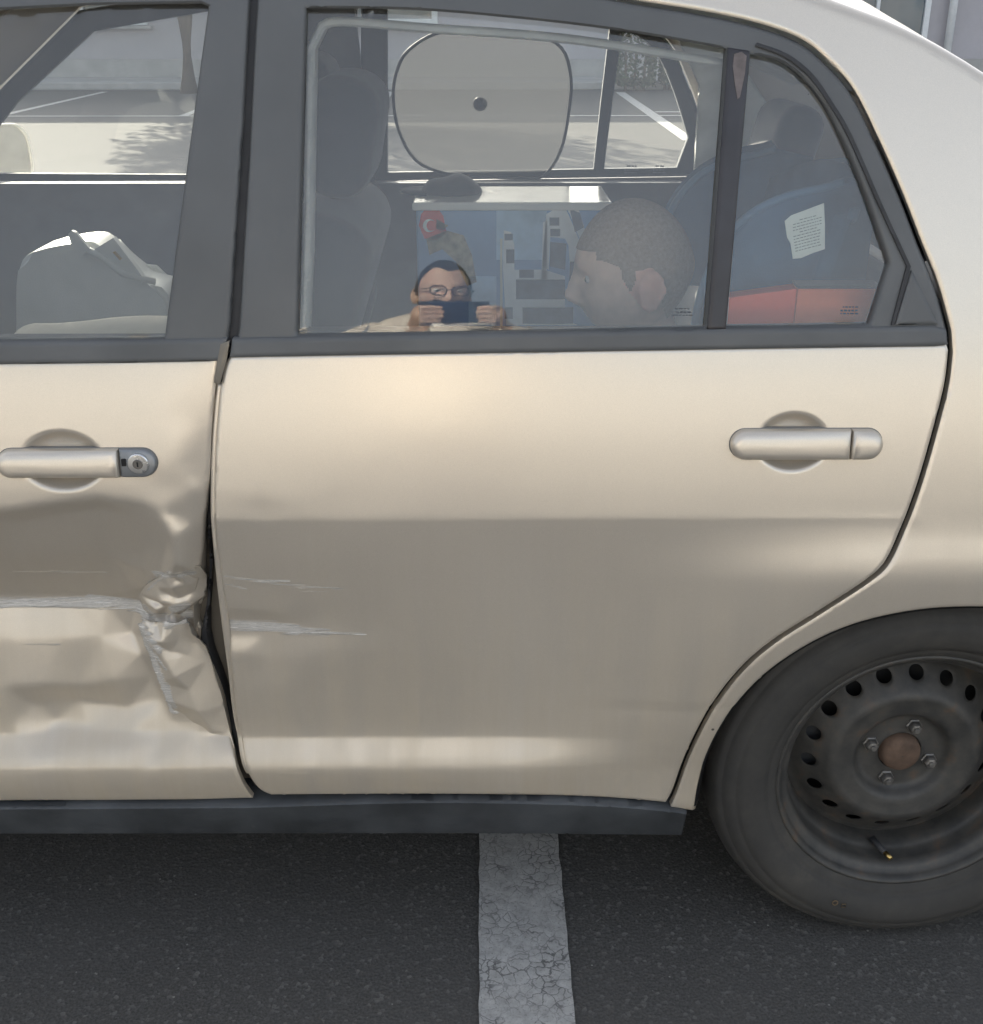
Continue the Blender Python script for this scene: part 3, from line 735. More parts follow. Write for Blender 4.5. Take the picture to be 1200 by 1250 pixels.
# far side of the body, mirrored, and the ends
far_q = q_top+[(1.60,.80),(1.56,.30),(1.40,.25),(am[0][0]+.02,.25)]+list(reversed(arch))+[(arch[0][0], .25),(-.30,.25)]
wf = frame_out
zrow = [(x, z-.002) for x, z in XZ([(1158,418),(1000,421),(700,426),(450,430),(286,433)])]
lowq = q_top+[(1.60,.80),(1.56,.30),(1.40,.25),(am[0][0]+.02,.25)]+list(reversed(arch))+[(arch[0][0]-.002,.25),(-1.33,.25),(-1.33, zb-.01)]+list(reversed([(x, z) for x, z in zrow]))+list(reversed(teo))+[(q_top[0][0], teo[0][1])]
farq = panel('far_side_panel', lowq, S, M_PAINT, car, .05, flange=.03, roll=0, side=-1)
ffr = panel('window_frame', frame_out, lambda x, z: S(x, z)+.003, M_DARK, farq, .04, holes=[rg_hole, qg_hole], flange=.022, roll=.003, side=-1)
panel('window_frame', ff_out, lambda x, z: S(x, z)+.003, M_DARK, farq, .04, holes=[fg_hole], flange=.022, roll=.003, side=-1)
for h in (rg_hole, qg_hole, fg_hole): panel('window_glass', inset(h, -.006), lambda x, z: S(x, z)+.014, M_GLASS_FAR, farq, .06, flange=0, roll=0, side=-1)
panel('door_card', [(-1.40,.26),(.22,.26),(.26,.64),(.62,.76),(.62,.972),(-1.40,.972)], lambda x, z: 0*x+.085, M_DOORCARD, farq, .1, flange=.05, roll=.004, side=-1)
# front fenders, both sides
fa = [(WX_F+.375*math.cos(a), WZ+.375*math.sin(a)) for a in np.linspace(math.pi+.15, -.15, 30)]
fo = [(x, float(zt(x))) for x in np.linspace(-2.76, -1.72, 24)]+[(-1.37, zb-.02),(-1.35,.45),(-1.32, .38),(-1.24,.27)]+list(reversed(fa))+[(-2.6,.25),(-2.74,.30),(-2.78,.55)]
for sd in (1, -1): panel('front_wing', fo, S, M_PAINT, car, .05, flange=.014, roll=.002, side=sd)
qx = q_top[0][0]-.001; fr_z = XZ([(0,-38)])[0][1]+.003
fb = [(-1.37, zb-.02)]+[(float(x), float(zt(x))+(.007 if x > -1.68 else 0)) for x in np.linspace(-1.72, qx, 24)]+[(qx, fr_z),(-.62, fr_z),(-.92, zb+.412),(-1.15, zb+.238),(-1.36, zb+.036)]
for sd in (1, -1): panel('windscreen_pillar', fb, lambda x, z: S(x, z)-.003, M_PAINT, car, .05, flange=.02, roll=0, side=sd)
def end_cap(name, x, z0, z1, out):
    V = []; Fc = []; nz = 12; ny = 16
    for i in range(nz+1):
        z = z0+(z1-z0)*i/nz; y0 = float(S(x, z))
        for j in range(ny+1):
            y = y0+(CAR_W-2*y0)*j/ny; u = 2*j/ny-1; V.append((x+out*(1-u*u)*.7+out*.5*math.sin(math.pi*i/nz)*(1-u*u), y, z))
    Fc = [(i*(ny+1)+j, i*(ny+1)+j+1, (i+1)*(ny+1)+j+1, (i+1)*(ny+1)+j) for i in range(nz) for j in range(ny)]
    return mesh(name, V, Fc, M_PAINT, car)
end_cap('rear_bumper', 1.58, .25, 1.0, .07); end_cap('front_bumper', -2.76, .25, .74, -.09)

# sill
sill_top = catmull(XZ([(308,979),(500,973),(640,974),(740,977),(818,985),(838,989)]), 5)
sill_out = [(-1.62,.262),(-.62, zbt-.004)]+XZ([(0,981),(150,980)])+sill_top+XZ([(833,1021)])+XZ([(600,1018),(300,1018),(0,1018)])+[(-1.6,.20)]
panel('sill', sill_out, lambda x, z: S(x, z)*0+.016+np.clip(.27-z, -.1, .1)*.35, M_SILL, car, .02, flange=.10, roll=.004)
panel('sill', [(-1.62,.25),(.26,.25),(.26,.20),(-1.6,.20)], lambda x, z: 0*x+.03, M_SILL, car, .05, flange=.10, roll=0, side=-1)
bm = bmesh.new(); box(bm, (-.6, CAR_W/2, .30), (3.7, 1.42, .10), .02); bm_obj('floor_pan', bm, M_DARK, car)

# --- wheels
M_TYRE = None
def tyre_mat():
    m, t, b, o = new_mat('dusty_tyre')
    c = ramp(t, noise(t, 7, 7, .7), [(.32, (.028,.027,.025)), (.55, (.046,.043,.038)), (.72, (.078,.070,.057))]); L(t, c, b.inputs['Base Color'])
    b.inputs['Roughness'].default_value = .8; bump(t, noise(t, 150, 5, .6), .15, .002, b); return m
def rim_mat():
    m, t, b, o = new_mat('black_steel_rust')
    c = ramp(t, noise(t, 26, 6, .65), [(.35, (.034,.033,.031)), (.58, (.060,.056,.049)), (.72, (.095,.064,.043))]); L(t, c, b.inputs['Base Color'])
    b.inputs['Roughness'].default_value = .55; bump(t, noise(t, 220, 5, .6), .12, .001, b); return m
M_TYRE = tyre_mat(); M_RIM = rim_mat(); M_RUST = plain('rusty_hub', (.105,.066,.044), .8, var=.35, scale=40, bmp=.3)
def wheel(ax, ay, side=1, full=True):
    """ay: plane of the rim flange"""
    wroot = empty('wheel', (ax, ay, WZ)); wroot.parent = car; wroot.location = Vector((ax, ay, WZ))-Vector(car.location)
    o = (ax, ay, WZ)
    bm = bmesh.new()
    prof = [(.199,.012),(.203,.002),(.209,-.004),(.214,-.008),(.220,-.011),(.2235,-.0112),(.2245,-.0142),(.232,-.019),(.245,-.024),(.260,-.025),(.270,-.0235),(.2715,-.0215),(.2735,-.0222),(.283,-.018),(.2895,-.012),(.2915,-.009),(.293,-.010),(.300,-.001),(.305,.008),(.3095,.022),(.311,.04),(.3115,.075),(.311,.12),(.3095,.145),(.303,.162),(.285,.180),(.26,.188),(.23,.182),(.205,.165),(.195,.150)]
    lathe(bm, prof, 120, o, side)
    for v in bm.verts:
        if v.co.z < .004:
            v.co.y -= side*.006*min(1, (.004-v.co.z)/.01) if (v.co.y-ay)*side < .03 else 0; v.co.z = .004
    ty = bm_obj('tyre', bm, M_TYRE, wroot)
    if full:
        for k, (a_, rr_) in enumerate(((-113.5, .246), (-110.0, .246))):
            c_ = Vector((ax+rr_*math.cos(R(a_)), ay-.0255, WZ+rr_*math.sin(R(a_)))); bm = bmesh.new()
            n_ = 20 if k == 0 else 4
            lp = [(c_.x+.0042*math.cos(2*math.pi*q/n_+.785), c_.y, c_.z+.0042*math.sin(2*math.pi*q/n_+.785)) for q in range(n_+1)]
            tube(bm, lp, .0009, 6, False); bm_obj('tyre_mark', bm, plain('tyre_dot', (.16,.11,.06), .8), ty)
    if not full:
        bm = bmesh.new(); lathe(bm, [(.205,.002),(.2,-.002),(.19,.01),(.18,.08),(.12,.04),(.07,.06),(.001,.06)], 64, o, side); bm_obj('rim', bm, M_RIM, wroot); return wroot
    bm = bmesh.new()
    lathe(bm, [(.2,.022),(.2065,.006),(.2085,.0),(.2075,-.0035),(.204,-.004),(.2005,-.001),(.198,.005),(.1965,.011),(.190,.0135),(.1855,.017),(.1835,.030),(.183,.046),(.180,.052),(.1765,.056),(.1755,.075),(.174,.10),(.17,.13)], 120, o, side)
    rim = bm_obj('rim', bm, M_RIM, wroot)
    # disc with vent holes
    prd = [(0,.062),(.030,.062),(.034,.058),(.038,.0605),(.062,.0605),(.068,.058),(.074,.046),(.080,.042),(.098,.040),(.108,.0375),(.116,.040),(.124,.047),(.145,.066),(.158,.078),(.166,.084),(.176,.087)]
    rq = np.array([a for a,b in prd]); yq = np.array([b for a,b in prd])
    nh = 18; rh = .1405
    outer = [(.1755*math.cos(a), .1755*math.sin(a)) for a in np.linspace(0, 2*math.pi, 120, endpoint=False)]
    holes = [[(rh*math.cos(t0)+.0098*math.cos(a)*math.cos(t0)-.0118*math.sin(a)*math.sin(t0), rh*math.sin(t0)+.0098*math.cos(a)*math.sin(t0)+.0118*math.sin(a)*math.cos(t0)) for a in np.linspace(0, 2*math.pi, 20, endpoint=False)] for t0 in [2*math.pi*(k+.35)/nh for k in range(nh)]]
    holes.append([(.0335*math.cos(a), .0335*math.sin(a)) for a in np.linspace(0, 2*math.pi, 40, endpoint=False)])
    polar = []
    for r_ in (.0365,.0395,.046,.054,.061,.0645,.0675,.0705,.074,.0775,.082,.09,.098,.104,.108,.112,.116,.120,.125,.13,.15,.155,.16,.165,.170):
        n = max(30, int(r_*2*math.pi/.0055)); polar += [(r_*math.cos(2*math.pi*k/n+r_*90), r_*math.sin(2*math.pi*k/n+r_*90)) for k in range(n)]
    polar = [p for p in polar if min(math.hypot(p[0]-h_c[0], p[1]-h_c[1]) for h_c in [(rh*math.cos(2*math.pi*(k+.35)/nh), rh*math.sin(2*math.pi*(k+.35)/nh)) for k in range(nh)]) > .0145]
    # smooth the radial profile
    fine_r = np.linspace(0, .18, 361); fy = np.interp(fine_r, rq, yq); kk = np.exp(-.5*(np.arange(-8, 9)/3.5)**2); kk /= kk.sum()
    fy = np.convolve(np.pad(fy, 8, mode='edge'), kk, 'valid')
    dsk = panel('disc', outer, lambda x, z: np.interp(np.hypot(x, z), fine_r, fy), M_RIM, None, .5, holes=holes, flange=.004, roll=.001, extra=polar, bstep=.004)
    dsk.data.transform(Matrix.Translation((ax, ay, WZ))); dsk.parent = rim
    dsk.matrix_parent_inverse = Matrix.Translation(-parent_world(rim))
    bm = bmesh.new(); lathe(bm, [(.001,.092),(.10,.092),(.165,.10),(.17,.13)], 48, o, side); bm_obj('brake_drum', bm, M_GAP, wroot)
    bm = bmesh.new(); lathe(bm, [(.001,.0445),(.010,.0447),(.022,.046),(.0285,.0495),(.031,.055),(.0325,.066)], 48, o, side); bm_obj('hub_cap', bm, M_RUST, wroot)
    for k in range(4):
        a = R(72+90*k); c = (ax+.05*math.cos(a), ay, WZ+.05*math.sin(a)); bm = bmesh.new()
        lathe(bm, [(.0125,.061),(.0125,.0575),(.0105,.056)], 6, c, side)
        rg = lathe(bm, [(.0098,.0565),(.0098,.050),(.0082,.0465),(.0045,.0455)], 6, c, side); bm.faces.new(rg[-1])
        rg = lathe(bm, [(.0046,.048),(.0046,.0425),(.0038,.0415)], 12, c, side); bm.faces.new(rg[-1])
        bm_obj('lug_nut', bm, M_CHROME, wroot, False)
    a = R(-97); c = Vector((ax+.171*math.cos(a), ay+.060, WZ+.171*math.sin(a))); e = c+Vector((.012, -.030, -.004)); e2 = e+Vector((.006,-.012,-.002))
    bm = bmesh.new(); tube(bm, [c, (c+e)/2, e], [.0058,.0052,.0045], 12); vst = bm_obj('valve_stem', bm, M_RUBBER, wroot)
    bm = bmesh.new(); tube(bm, [e, e2], [.004,.004], 12); bm_obj('valve_tip', bm, M_BRASS, vst)
    return wroot
wheel(WX_R, .052); wheel(WX_F, .052, 1, False); wheel(WX_R, CAR_W-.052, -1, False); wheel(WX_F, CAR_W-.052, -1, False)

# --- door handles
def pill(cx, cz, hl, hh, n=14):
    """capsule outline, half length hl (including the ends), half height hh"""
    out = []
    for a in np.linspace(-math.pi/2, math.pi/2, n): out.append((cx+hl-hh+hh*math.cos(a), cz+hh*math.sin(a)))
    for a in np.linspace(math.pi/2, 3*math.pi/2, n): out.append((cx-hl+hh+hh*math.cos(a), cz+hh*math.sin(a)))
    return out
def dome(name, poly, ybase, steps, mat, parent, tilt=0.0, czr=0.0):
    """outline swept outwards through (inset, outward) steps and closed"""
    V = []; Fc = []; n = len(poly)
    for ins, outw in steps:
        L_ = inset(poly, ins) if ins else poly
        V += [(x, ybase(x, z)-outw, z) for x, z in L_]
    for s in range(len(steps)-1):
        for k in range(n): Fc.append((s*n+k, s*n+(k+1) % n, (s+1)*n+(k+1) % n, (s+1)*n+k))
    Fc.append(tuple(range((len(steps)-1)*n, len(steps)*n)))
    o = mesh(name, V, [tuple(reversed(f)) for f in Fc], mat, parent); 
    bm = bmesh.new(); bm.from_mesh(o.data); bmesh.ops.recalc_face_normals(bm, faces=bm.faces); bm.to_mesh(o.data); bm.free()
    o.data.set_sharp_from_angle(angle=R(60)); return o
def clip_x(poly, x0, x1):
    q = [(min(max(x, x0), x1), z) for x, z in poly]; out = []
    for xc in (x0, x1):
        on = [p[1] for p in q if abs(p[0]-xc) < 1e-9]
        if on: q = [p for p in q if abs(p[0]-xc) > 1e-9 or p[1] in (min(on), max(on))]
    return q
def dedupe(poly):
    out = []
    for p in poly:
        if not out or math.dist(p, out[-1]) > 2e-4: out.append(p)
    if math.dist(out[0], out[-1]) < 2e-4: out.pop()
    return out
M_HANDLE = paint_mat('handle_paint')
def handle(px0, px1, py0, py1, split, door, rear):
    l, r_, t_, b_ = P(px0, (py0+py1)/2), P(px1, (py0+py1)/2), P((px0+px1)/2, py0), P((px0+px1)/2, py1)
    cx, cz, hl, hh = (l.x+r_.x)/2, (t_.z+b_.z)/2, (r_.x-l.x)/2, (t_.z-b_.z)/2
    base = lambda x, z: float(S(x, z))
    dome('handle_gasket', pill(cx, cz, hl+.0013, hh+.0009), base, [(0, -.006), (0, .0004), (.0006, .0008)], plain('handle_seal', (.16,.155,.145), .6), door)
    xs = P(split, (py0+py1)/2).x; full = pill(cx, cz, hl, hh)
    st = [(0, -.02), (0, .0055), (.0006, .0082), (.0018, .0105), (.0038, .0125), (.0068, .0140), (.0105, .0148)]
    grip = dedupe(clip_x(full, -9, xs-.0006)); capp = dedupe(clip_x(full, xs+.0008, 9))
    dome('handle', grip, base, st, M_HANDLE, door)
    if rear: dome('handle_cap', capp, base, st, M_HANDLE, door)
    else:
        cp_ = dome('lock_housing', capp, base, [(0,-.02),(0,.0045),(.001,.0065),(.003,.0075)], plain('lock_grey', (.22,.23,.24), .4, metal=.5), door)
        c = P(171, 563); bm = bmesh.new(); y = base(c.x, c.z)
        rg = lathe(bm, [(.0135, 0), (.0135, -.0100), (.0125, -.0112), (.011, -.0114)], 32, (c.x, y, c.z)); bm.faces.new(rg[-1])
        lk = bm_obj('lock_cylinder', bm, M_LOCK, cp_, True, 35)
        bm = bmesh.new(); rg = lathe(bm, [(.0066, -.010), (.0066, -.0120), (.0060, -.0126)], 24, (c.x, y, c.z)); bm.faces.new(rg[-1]); bm_obj('key_ring', bm, M_CHROME, lk, True, 35)
        bm = bmesh.new(); box(bm, (c.x, y-.0127, c.z), (.0016, .0012, .0066)); bm_obj('key_slot', bm, M_GAP, lk, False)
        bm = bmesh.new(); q = P(153, 562); box(bm, (q.x, y-.0070, q.z), (.006, .004, .010), .001); bm_obj('lock_notch', bm, M_GAP, cp_, False)
handle(891, 1076, 523, 559, 1037, rdoor, True)
handle(-2, 192, 547, 581, 147, fdoor, False)
# key-lock maker marks etched low on the glass (tiny grey bars)
M_ETCH = plain('etched_mark', (.10,.11,.12), .8)

# --- interior fixtures
def cushion(name, c, s, bev, mat, parent, rot=None, cuts=3):
    bm = bmesh.new(); box(bm, (0,0,0), s, bev, None, 4)
    for v in bm.verts: v.co.x *= 1+.06*math.sin(v.co.z*6)
    if rot is not None: bmesh.ops.rotate(bm, cent=(0,0,0), matrix=rot, verts=bm.verts)
    bmesh.ops.translate(bm, vec=c, verts=bm.verts)
    return bm_obj(name, bm, mat, parent)
def front_seat(cx, cy):
    """cx: x of the headrest centre"""
    rot = Matrix.Rotation(R(17), 3, 'Y')
    sb = cushion('seat_back', (cx-.055, cy, .82), (.13, .48, .60), .055, M_SEAT, car, rot)
    cushion('seat_bolster', (cx-.085, cy-.20, .76), (.17, .10, .44), .045, M_SEAT, sb, rot)
    cushion('seat_bolster', (cx-.085, cy+.20, .76), (.17, .10, .44), .045, M_SEAT, sb, rot)
    cushion('headrest', (cx+.035, cy, 1.20), (.105, .27, .17), .045, M_SEAT, sb, Matrix.Rotation(R(10), 3, 'Y'))
    for s in (-.06, .06):
        bm = bmesh.new(); tube(bm, [(cx+.005, cy+s, 1.05), (cx+.03, cy+s, 1.16)], .006, 8); bm_obj('headrest_post', bm, M_CHROME, sb)
    cushion('seat_cushion', (cx-.40, cy, .46), (.52, .50, .16), .06, M_SEAT, car, Matrix.Rotation(R(4), 3, 'Y'))
front_seat(-.235, .43); front_seat(-.40, 1.24)
cushion('bench_cushion', (.16, CAR_W/2, .44), (.56, 1.38, .16), .06, M_SEAT, car, Matrix.Rotation(R(4), 3, 'Y'))
bb = cushion('bench_back', (.53, CAR_W/2, .73), (.14, 1.36, .58), .06, M_SEAT, car, Matrix.Rotation(R(20), 3, 'Y'))
for cy in (.45, 1.24):
    cushion('headrest', (.66, cy, 1.10), (.10, .27, .17), .045, M_SEAT, bb, Matrix.Rotation(R(14), 3, 'Y'))
bm = bmesh.new(); box(bm, (.93, CAR_W/2, .965), (.50, 1.28, .03), .01); bm_obj('parcel_shelf', bm, plain('shelf_grey', (.48,.46,.43), .9), car)
bm = bmesh.new(); box(bm, (-1.47, CAR_W/2, .80), (.50, 1.40, .30), .08, None, 4); dash = bm_obj('dashboard', bm, M_DARK, car)
bm = bmesh.new()
ring = [(-1.16+.07*math.sin(a)*.6, .43+.18*math.cos(a), .86+.18*math.sin(a)) for a in np.linspace(0, 2*math.pi, 33)]
tube(bm, ring, .014, 8, False); bm_obj('steering_wheel', bm, M_DARK, dash)
bm = bmesh.new(); box(bm, (-.75, CAR_W/2, .42), (.9, .22, .30), .04); bm_obj('centre_console', bm, M_DARK, car)
# pale inner pillars on the far side
panel('inner_pillar', [(.53,1.0),(.60,1.0),(.72,1.12),(.50,1.38),(.40,1.40),(.52,1.2)], lambda x, z: S(x, z)+.06, M_PALE, farq, .05, flange=.02, side=-1)
# door mirror on the far side
mr_ = PYp(3, 191, 1.80)
def soft_outline(hy, hz, r_):
    out = []
    for sy, sz, a0 in ((1,1,0),(-1,1,90),(-1,-1,180),(1,-1,270)):
        out += [(sy*(hy-r_)+r_*math.cos(R(a0+k*15)), sz*(hz-r_)+r_*math.sin(R(a0+k*15))) for k in range(7)]
    return out
def mirror_part(name, hy, hz, r_, steps, mat, parent):
    """rounded outline in the (y,z) plane swept along x"""
    V = []; Fc = []; ol = soft_outline(hy, hz, r_); n = len(ol)
    for x, k in steps: V += [(x, y*k, z*k) for y, z in ol]
    for q_ in range(len(steps)-1): Fc += [(q_*n+k, q_*n+(k+1) % n, (q_+1)*n+(k+1) % n, (q_+1)*n+k) for k in range(n)]
    Fc += [tuple(range(n)), tuple(range((len(steps)-1)*n, len(steps)*n))]
    Mx = Matrix.Translation((mr_.x-.03, mr_.y+.01, mr_.z)) @ Matrix.Rotation(R(-32), 4, 'Z') @ Matrix.Rotation(R(-3.5), 4, 'Y')
    o = mesh(name, [tuple(Mx @ Vector(v)) for v in V], Fc, mat, parent); o.data.set_sharp_from_angle(angle=R(40)); return o
mir = mirror_part('door_mirror', .118, .078, .05, [(-.09,.55),(-.075,.80),(-.04,.96),(0,1.0),(.006,.99),(.006,.93),(-.006,.92)], M_TRIM, car)
mirror_part('mirror_rim', .118, .078, .05, [(.0062,1.0),(.0095,.99),(.0095,.94),(.0062,.935)], M_PALE, mir)
mm, t_, b_, o_ = new_mat('mirror_glass'); b_.inputs['Metallic'].default_value = 1; b_.inputs['Roughness'].default_value = .02; b_.inputs['Base Color'].default_value = (.85,.86,.86,1)
mirror_part('mirror_glass', .108, .071, .045, [(-.006,1.0),(-.002,1.0)], mm, mir)

panel('inner_pillar', [(-.50,.96),(-.262,.96),(-.285,1.42),(-.47,1.41)], lambda x, z: S(x, z)+.055, M_DOORCARD, farq, .05, flange=.02, side=-1)

# ------------------------------------------------------------------ buildings and the rest of the car park
def plaster(name, col, var=.1):
    m, t, b, o = new_mat(name)
    c = ramp(t, noise(t, .35, 6, .6), [(.3, tuple(v*(1-var) for v in col)), (.7, tuple(min(1, v*(1+var)) for v in col))])
    c = mixc(t, ramp(t, noise(t, 3.0, 6, .7), [(.45, 0), (.75, .18)]), c, tuple(v*.6 for v in col))
    L(t, c, b.inputs['Base Color']); b.inputs['Roughness'].default_value = .9; bump(t, noise(t, 60, 5), .2, .01, b); return m
M_WALL = plaster('grey_render', (.42,.40,.41)); M_WALL2 = plaster('cream_render', (.36,.36,.355))
M_WHITE = plain('white_frame', (.72,.73,.72), .5, var=.05); M_PANE = plain('window_pane', (.10,.13,.15), .08, var=.1, scale=.6)
M_CURB = plain('concrete', (.38,.37,.35), .9, var=.12, scale=3, bmp=.2, bscale=40)
def building(name, label, x0, x1, y0, y1, h, mat, wins, facing, base=True):
    b = empty(name, ((x0+x1)/2, (y0+y1)/2, 0), label, 'building')
    bm = bmesh.new(); box(bm, ((x0+x1)/2, (y0+y1)/2, h/2), (x1-x0, y1-y0, h)); bm_obj('wall', bm, mat, b, False)
    bm = bmesh.new(); box(bm, ((x0+x1)/2, (y0+y1)/2, h+.12), (x1-x0+.3, y1-y0+.3, .24), .03); bm_obj('parapet', bm, M_CURB, b, False)
    yf = y0 if facing < 0 else y1
    bm = bmesh.new(); box(bm, ((x0+x1)/2, yf+facing*.06, .22), (x1-x0, .10, .44)); bm_obj('plinth', bm, M_CURB, b, False)
    for wx, wz, ww, wh in wins:
        bm = bmesh.new()
        for (cx, cz, sx, sz) in ((wx-ww/2, wz, .11, wh+.11), (wx+ww/2, wz, .11, wh+.11), (wx, wz-wh/2, ww-.11, .11), (wx, wz+wh/2, ww-.11, .11), (wx, wz, .07, wh-.11)):
            box(bm, (cx, yf+facing*.03, cz), (sx, .10, sz), .008)
        f = bm_obj('window', bm, M_WHITE, b, False)
        for sx in (-1, 1):
            bm = bmesh.new(); box(bm, (wx+sx*ww/4, yf+facing*.012, wz), (ww/2-.09, .02, wh-.11)); bm_obj('pane', bm, M_PANE, f, False)
        bm = bmesh.new(); box(bm, (wx, yf+facing*.09, wz-wh/2-.09), (ww+.3, .2, .06), .01); bm_obj('sill', bm, M_CURB, f, False)
    return b
BY = 22.6
bA = building('grey_building', 'long pale grey building with white framed windows beyond the parked car', -30, 30, BY, BY+9, 3.5, M_WALL, [(x, 1.95, 2.3, 1.7) for x in (-24,-18.5,-13,-7.5,-2.0)]+[(7.55, 1.72, 1.9, 1.9),(13.5,1.95,2.3,1.7),(19,1.95,2.3,1.7)], -1)
bm = bmesh.new(); tube(bm, [(8.95, BY-.14, .1),(8.95, BY-.14, 3.45)], .075, 12); bm_obj('downpipe', bm, M_WHITE, bA)
bB = building('added_bounce_building', 'added unseen low grey building bouncing sunlight onto the damaged side of the car', -34, 34, -29, -21, 2.7, M_WALL2, [(x, 1.6, 1.8, 1.1) for x in range(-30, 31, 6)], 1)  # unseen building added behind the camera to bounce sunlight onto the doors
# pavement kerb before the grey building
bm = bmesh.new(); box(bm, (0, BY-.95, .065), (60, 1.9, .13), .02); pv = bm_obj('pavement', bm, M_CURB, None, False); tag(pv, 'concrete pavement along the grey building', kind='structure')
# bay lines on the far side
for x in (-6.6,-4.1,-1.6,3.9,6.4,8.9):
    gline(x, x+.12, 15.3, 20.2, .006)
gline(-12, 12, 15.18, 15.30, .004, .008)
def gstrip(p, q, wd):
    p, q = Vector(p), Vector(q); d = (q-p).normalized(); n = Vector((-d.y, d.x, 0))*wd/2
    V = [p+n, p-n, q-n, q+n]; mesh('painted_line', [(v.x, v.y, .006) for v in V], [(0,1,2,3)], M_LINE, ground, False)
A = gpt(757, 113); B = gpt(842, 172); gstrip((A.x, A.y, 0), (B.x, B.y, 0), .16)
A = gpt(800, 137); B = gpt(840, 137); gstrip((A.x, A.y, 0), (B.x, B.y, 0), .14)
# trimmed hedge blocks by the wall
M_LEAF = plain('hedge_leaf', (.050,.075,.035), .7, var=.45, scale=3)
def foliage(name, c, r, n, size, mat, parent, seed, boxy=False):
    rr = np.random.RandomState(seed); V = []; Fc = []
    for k in range(n):
        if boxy: p = rr.uniform(-1, 1, 3); ax = rr.randint(3); p[ax] = np.sign(p[ax])*rr.uniform(.82, 1.05)
        else:
            p = rr.normal(size=3); p /= np.linalg.norm(p); p *= rr.uniform(.35, 1.0)**.5*(1+.18*math.sin(5*p[0]+seed)+.15*math.sin(6*p[2]+4*p[1]))
        p = np.array(c)+p*np.array(r); u = rr.normal(size=3); u /= np.linalg.norm(u); v = np.cross(u, rr.normal(size=3)); v /= np.linalg.norm(v)
        s = size*rr.uniform(.6, 1.3); b = len(V)
        V += [p-u*s, p+v*s*.45, p+u*s, p-v*s*.45]; Fc.append((b, b+1, b+2, b+3))
    return mesh(name, V, Fc, mat, parent, False)
for i, (px0, px1, lab) in enumerate(((752,796,'clipped hedge block next to the white painted bay line'),(806,826,'short hedge block near the corner of the grey building'))):
    a = gpt(px0, 112); b = gpt(px1, 112); yh = 20.4+.25*i
    h = empty('hedge', ((a.x+b.x)/2*.94, yh, 0), lab, 'hedge')
    cx = (a.x+b.x)/2*yh/a.y; hw = abs(b.x-a.x)/2*yh/a.y
    foliage('crown', (cx, yh, .58), (hw, .38, .46), 1800, .05, M_LEAF, h, 5+i, True)
    bm = bmesh.new()
    for q in (-.5, 0, .5): tube(bm, [(cx+q*hw, yh, 0), (cx+q*hw*1.1, yh, .7)], [.03,.015], 6)
    bm_obj('trunk', bm, plain('bark', (.12,.09,.06), .9), h)
# tree added off to the left only to throw shade across the bays
tr = empty('added_shade_tree', (-5.0, 19.9, 0), 'leafy tree added by the grey building to cast shade across the bays', 'tree')
bm = bmesh.new(); tube(bm, [(-5.0,19.9,0),(-4.95,19.9,1.2),(-5.05,19.92,2.6),(-5.0,19.9,4.2)], [.16,.13,.11,.05], 10)
for k in range(7):
    a = k*2.4; tube(bm, [(-5.02,19.9,2.3+.2*k),(-5.0+.7*math.cos(a),19.9+.7*math.sin(a),3.1+.2*k),(-5.0+1.4*math.cos(a),19.9+1.4*math.sin(a),3.6+.22*k)], [.06,.04,.015], 6)
bm_obj('trunk', bm, plain('tree_bark', (.13,.10,.07), .9, bmp=.5, bscale=30), tr)
foliage('crown', (-5.0,19.9,4.3), (2.5,2.5,1.7), 9000, .10, M_LEAF, tr, 3)

# ------------------------------------------------------------------ things in and on the car
# sunshade on the far rear window
YF = CAR_W-.115
def far_pt(px, py, off=.03):
    d = ray(px, py); y = 1.55
    for _ in range(12):
        p = CO+d*((y+CAM_D)/d.y); y = CAR_W-float(S(p.x, p.z))-off
    return CO+d*((y+CAM_D)/d.y)
sh_c = [(498,62),(535,40),(590,36),(650,42),(685,58),(697,95),(694,140),(684,185),(664,214),(640,217),(590,216),(545,212),(508,196),(487,160),(480,120),(484,88)]
loop = catmull([tuple(far_pt(a, b)) for a, b in sh_c], 4, True)
sroot = empty('window_sunshade', tuple(far_pt(588, 217)), 'round-cornered mesh sunshade stuck on the far rear window', 'sunshade')
bm = bmesh.new(); tube(bm, loop+[loop[0]], .004, 8, False); bm_obj('rim', bm, M_RUBBER, sroot)
mt = bpy.data.materials.new('shade_mesh'); mt.use_nodes = True; t = mt.node_tree; t.nodes.clear()
o_ = t.nodes.new('ShaderNodeOutputMaterial'); tr_ = t.nodes.new('ShaderNodeBsdfTransparent'); df = t.nodes.new('ShaderNodeBsdfDiffuse'); df.inputs[0].default_value = (.06,.063,.066,1)
tl = t.nodes.new('ShaderNodeBsdfTranslucent'); tl.inputs[0].default_value = (.07,.07,.07,1)
m1 = t.nodes.new('ShaderNodeMixShader'); m1.inputs[0].default_value = .5; L(t, df.outputs[0], m1.inputs[1]); L(t, tl.outputs[0], m1.inputs[2])
m2 = t.nodes.new('ShaderNodeMixShader'); m2.inputs[0].default_value = .80; L(t, tr_.outputs[0], m2.inputs[1]); L(t, m1.outputs[0], m2.inputs[2]); L(t, m2.outputs[0], o_.inputs[0])
cc = sum((Vector(p) for p in loop), Vector())/len(loop); V = [tuple(cc)]+[p for p in loop]; n = len(loop)
mesh('mesh_screen', V, [(0, 1+k, 1+(k+1) % n) for k in range(n)], mt, sroot)
c = far_pt(586, 127, .033); bm = bmesh.new(); rg = lathe(bm, [(.017,.004),(.016,-.002),(.009,-.006),(.006,-.012),(.003,-.013)], 24, tuple(c)); bm.faces.new(rg[-1]); bm_obj('suction_cup', bm, plain('cup_rubber', (.02,.02,.022), .3), sroot)

